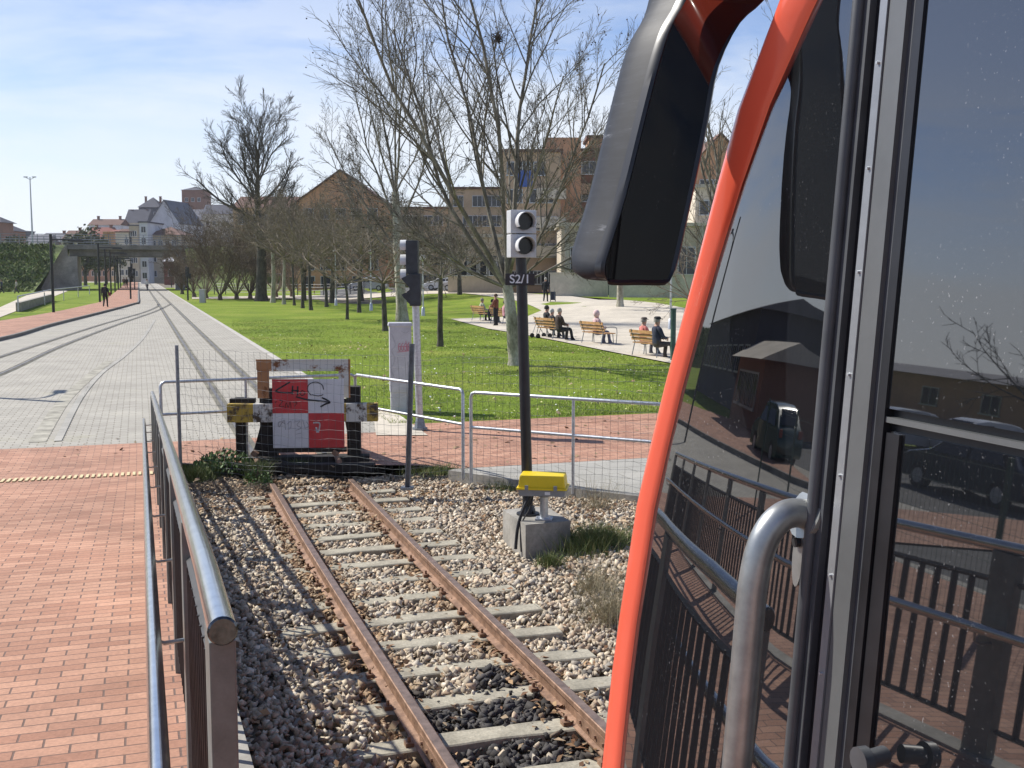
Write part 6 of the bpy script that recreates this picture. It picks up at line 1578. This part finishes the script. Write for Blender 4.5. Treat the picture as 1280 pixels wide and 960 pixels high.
for mir in (False, True):
    nose_part('side_windscreen', 0, M['train_glass'], 0, NZ, mir=mir); nose_part('corner_post', 1, M['orange'], 0, NZ, mir=mir)
    nose_part('front_windscreen', 2, M['train_glass'], 5, NZ, mir=mir); nose_part('front_panel', 2, M['orange'], 0, 6, mir=mir, inset=-.0 if False else .002)
    # lower apron and cap over the nose
    for nm, z0, z1, ring_i, k0, k1 in (('front_apron', .55, zs[0], 0, .0, 0), ('nose_cap', zs[-1], 3.44, NZ - 1, 0, .55)):
        full = OL[ring_i][0][:-1] + OL[ring_i][1][:-1] + OL[ring_i][2]; mb = MB(); rr = []
        for a in range(5):
            t = a / 4; z = z0 + (z1 - z0) * (math.sin(t * PI / 2) if k1 else t); k = k1 * (1 - math.cos(t * PI / 2))
            row = []
            for s, o in full: q = TL(s + (sA - .5 - s) * k, o + (TC - o) * k, z); row.append((-q[0], q[1], q[2]) if mir else q)
            rr.append(row)
        mb.loft(rr, cap=False, closed=False); obj(nm, mb, M['orange'], train, True)
def lamp(sx):
    s, o = OL[1][2][3]; q = TL(s + .03, o, 1.15); mb = MB(); mb.tube([(sx * q[0], q[1] - .08, 1.1), (sx * q[0], q[1] + .02, 1.1)], .12, 18); l = obj('headlight', mb, M['lens'], train)
lamp(1); lamp(-1)
for y in (3.4, -.2, -2.2):
    for sx in (-1, 1):
        obj('wheel', MB().tube([(sx * .46, y + .6, .38), (sx * .58, y + .6, .38)], .37, 24), M['rust_rail'], train, True)
obj('underframe', MB().box((0, -3.2, .62), (2.0, 19, .35)).box((0, 4.0, .5), (1.6, 2.6, .4)), M['train_black'], train)
# grab handle
mS, mO, mZ = hit(1010, 650)
def GH(out, dz, ds=0): return TL(mS + ds, side_o(mZ + dz) - out, mZ + dz)
path = [GH(-.01, .004), GH(.02, .010), GH(.040, .004), GH(.055, -.014), GH(.064, -.042), GH(.068, -.08)]
path = [tuple(p) for p in catmull(path, 5)] + [GH(.068, -.3), GH(.068, -.6), GH(.064, -.75)] + [GH(.03, -.80), GH(-.01, -.81)]
gh = obj('grab_handle', MB().tube(path, .0175, 20), M['steel_worn'], train, True)
mb = MB(); n = 16; ring = []
for off in (.004, .010): ring.append([GH(off, -.042 + .038 * math.sin(2 * PI * i / n), -.0 + .011 * math.cos(2 * PI * i / n)) for i in range(n)])
mb.loft(ring); obj('handle_flange', mb, M['steel_worn'], gh)
mb = MB(); q0, q1 = GH(.01, -.026), GH(.016, -.026); mb.tube([q0, q1], .006, 8); obj('bolt', mb, M['rubber'], gh)
mb = MB(); mb.tube([GH(.0, .006), GH(.006, .008)], .030, 16); obj('handle_collar', mb, M['steel_worn'], gh)
# rear-view mirror: outline on its own plane, with a deep scratched shell
MC_ = at_d(818, 190, 1.50); nm_ = Vector((.42, -.90, -.04)).normalized()
def onpl(u, v, off=0): 
    d = ray(u, v); t = ((MC_ + nm_ * off) - CAM).dot(nm_) / d.dot(nm_); return CAM + d * t
FO = [(905, -150), (880, -100), (864, -40), (853, 0), (835, 32), (822, 68), (804, 136), (777, 245), (759, 305), (751, 332), (753, 345), (764, 349.5), (800, 349.5), (832, 349.5), (842, 342), (848, 325), (856, 290), (872, 217), (886, 149), (899, 82), (926, 27), (954, 0), (985, -40), (1005, -90), (1000, -150), (950, -175)]
def dens(L, k=4):
    out = []
    n = len(L)
    for i in range(n):
        p0, p1, p2, p3 = (Vector((*L[(i + j) % n], 0)) for j in (-1, 0, 1, 2))
        for j in range(k):
            t = j / k; q = .5 * ((2 * p1) + (p2 - p0) * t + (2 * p0 - 5 * p1 + 4 * p2 - p3) * t * t + (3 * p1 - p0 - 3 * p2 + p3) * t ** 3); out.append((q.x, q.y))
    return out
FD_ = dens(FO, 3)
ring0 = [onpl(u, v) for u, v in FD_]; cen = sum(ring0, Vector()) / len(ring0)
def inset(L, d):
    n = len(L); out = []
    for i in range(n):
        a, b = Vector(L[i - 1]), Vector(L[(i + 1) % n]); t = (b - a).normalized(); out.append((L[i][0] + t.y * -d * -1 * (-1), L[i][1] + t.x * -d))
    return out
mroot = thing('rear_view_mirror', 'dark scratched rear-view mirror of the train hanging ahead of its front corner', 'mirror', tuple(cen), 0)
mroot['category'] = 'mirror'
rel = lambda L: [tuple(p - cen) for p in L]
bk = -nm_; lf = Vector((-1, .1, 0)).normalized()
def shell_ring(k, depth, shift): return [cen + (p - cen) * k + bk * depth + lf * shift for p in ring0]
inr = [onpl(u, v, -.001) for u, v in inset(FD_, 7)]
A_ = sum(((b - cen).length for b in inr)); B_ = sum(((b - cen).length for b in ring0))
if A_ > B_: inr = [onpl(u, v, -.001) for u, v in inset(FD_, -7)]
mb = MB(); mb.loft([rel(inr), rel([p + nm_ * .004 for p in [a.lerp(b, .5) for a, b in zip(inr, ring0)]]), rel(ring0), rel(shell_ring(1.003, .012, .002))], cap=False); obj('rim', mb, M['train_black'], mroot, True)
mb = MB(); mb.loft([rel(shell_ring(1.003, .012, .002)), rel(shell_ring(1.010, .02, .004)), rel(shell_ring(1.008, .04, .008)), rel(shell_ring(.985, .062, .010)), rel(shell_ring(.93, .082, .008)), rel(shell_ring(.82, .096, .005)), rel(shell_ring(.5, .104, 0))]); obj('shell', mb, M['mirror_shell'], mroot, True)
mb = MB(); mb.v = rel(inr); mb.f = [tuple(range(len(inr)))]; mb.m = [0]; go = obj('mirror_glass', mb, M['mirror_glass'], mroot)
a = onpl(965, -80, -.06) - cen; e = P(1.05, 1.15, 3.42) - cen
mb = MB(); mb.tube(catmull([onpl(930, -40, -.05) - cen, a, (a + e) / 2 + Vector((0, 0, .06)), e], 6), [.05] * 6 + [.042] * 6 + [.04] * 7, 12); obj('arm', mb, M['train_black'], mroot, True)
mroot.parent = None
# park edge to the right, behind the train
for i, (u, D, l) in enumerate(((1040, 95, 'bare plane tree behind the train, first of three'), (1180, 80, 'bare plane tree behind the train, second of three'), (1330, 100, 'bare plane tree behind the train, third of three'))):
    p = at_d(u, HOR, D); p.z = terr(p.x, p.y)
    tree('plane_tree', p, l, 3, .2, [(a, b, c, L * .9, r) for a, b, c, L, r, *_ in limbs[:8]], PL, 2, .42, (12, 9, 5), (22, 46), .055, .085, seed=120 + i, twig=.012)
building('long brick apartment row behind the train', 960, 1500, 215, 125, 'tan_brick', 'flat', 'red_roof', 12, 4, 14, 1.4, 1.3, zb=.2, seed=44)
# ------------------------------------------------------------------ thin spring haze
def haze():
    m = bpy.data.materials.new('haze'); m.use_nodes = True; nt = m.node_tree; nt.nodes.clear()
    out = nd(nt, 'ShaderNodeOutputMaterial'); v = nd(nt, 'ShaderNodeVolumePrincipled'); v.inputs['Color'].default_value = (.88, .93, 1, 1)
    v.inputs['Density'].default_value = .00016; v.inputs['Anisotropy'].default_value = .25; nt.links.new(v.outputs[0], out.inputs['Volume'])
    b = MB().box((40, 200, 20.5), (1300, 900, 45)); tag(obj('haze', b, m), 'thin spring haze softening the far town', 'haze', kind='stuff')
haze()
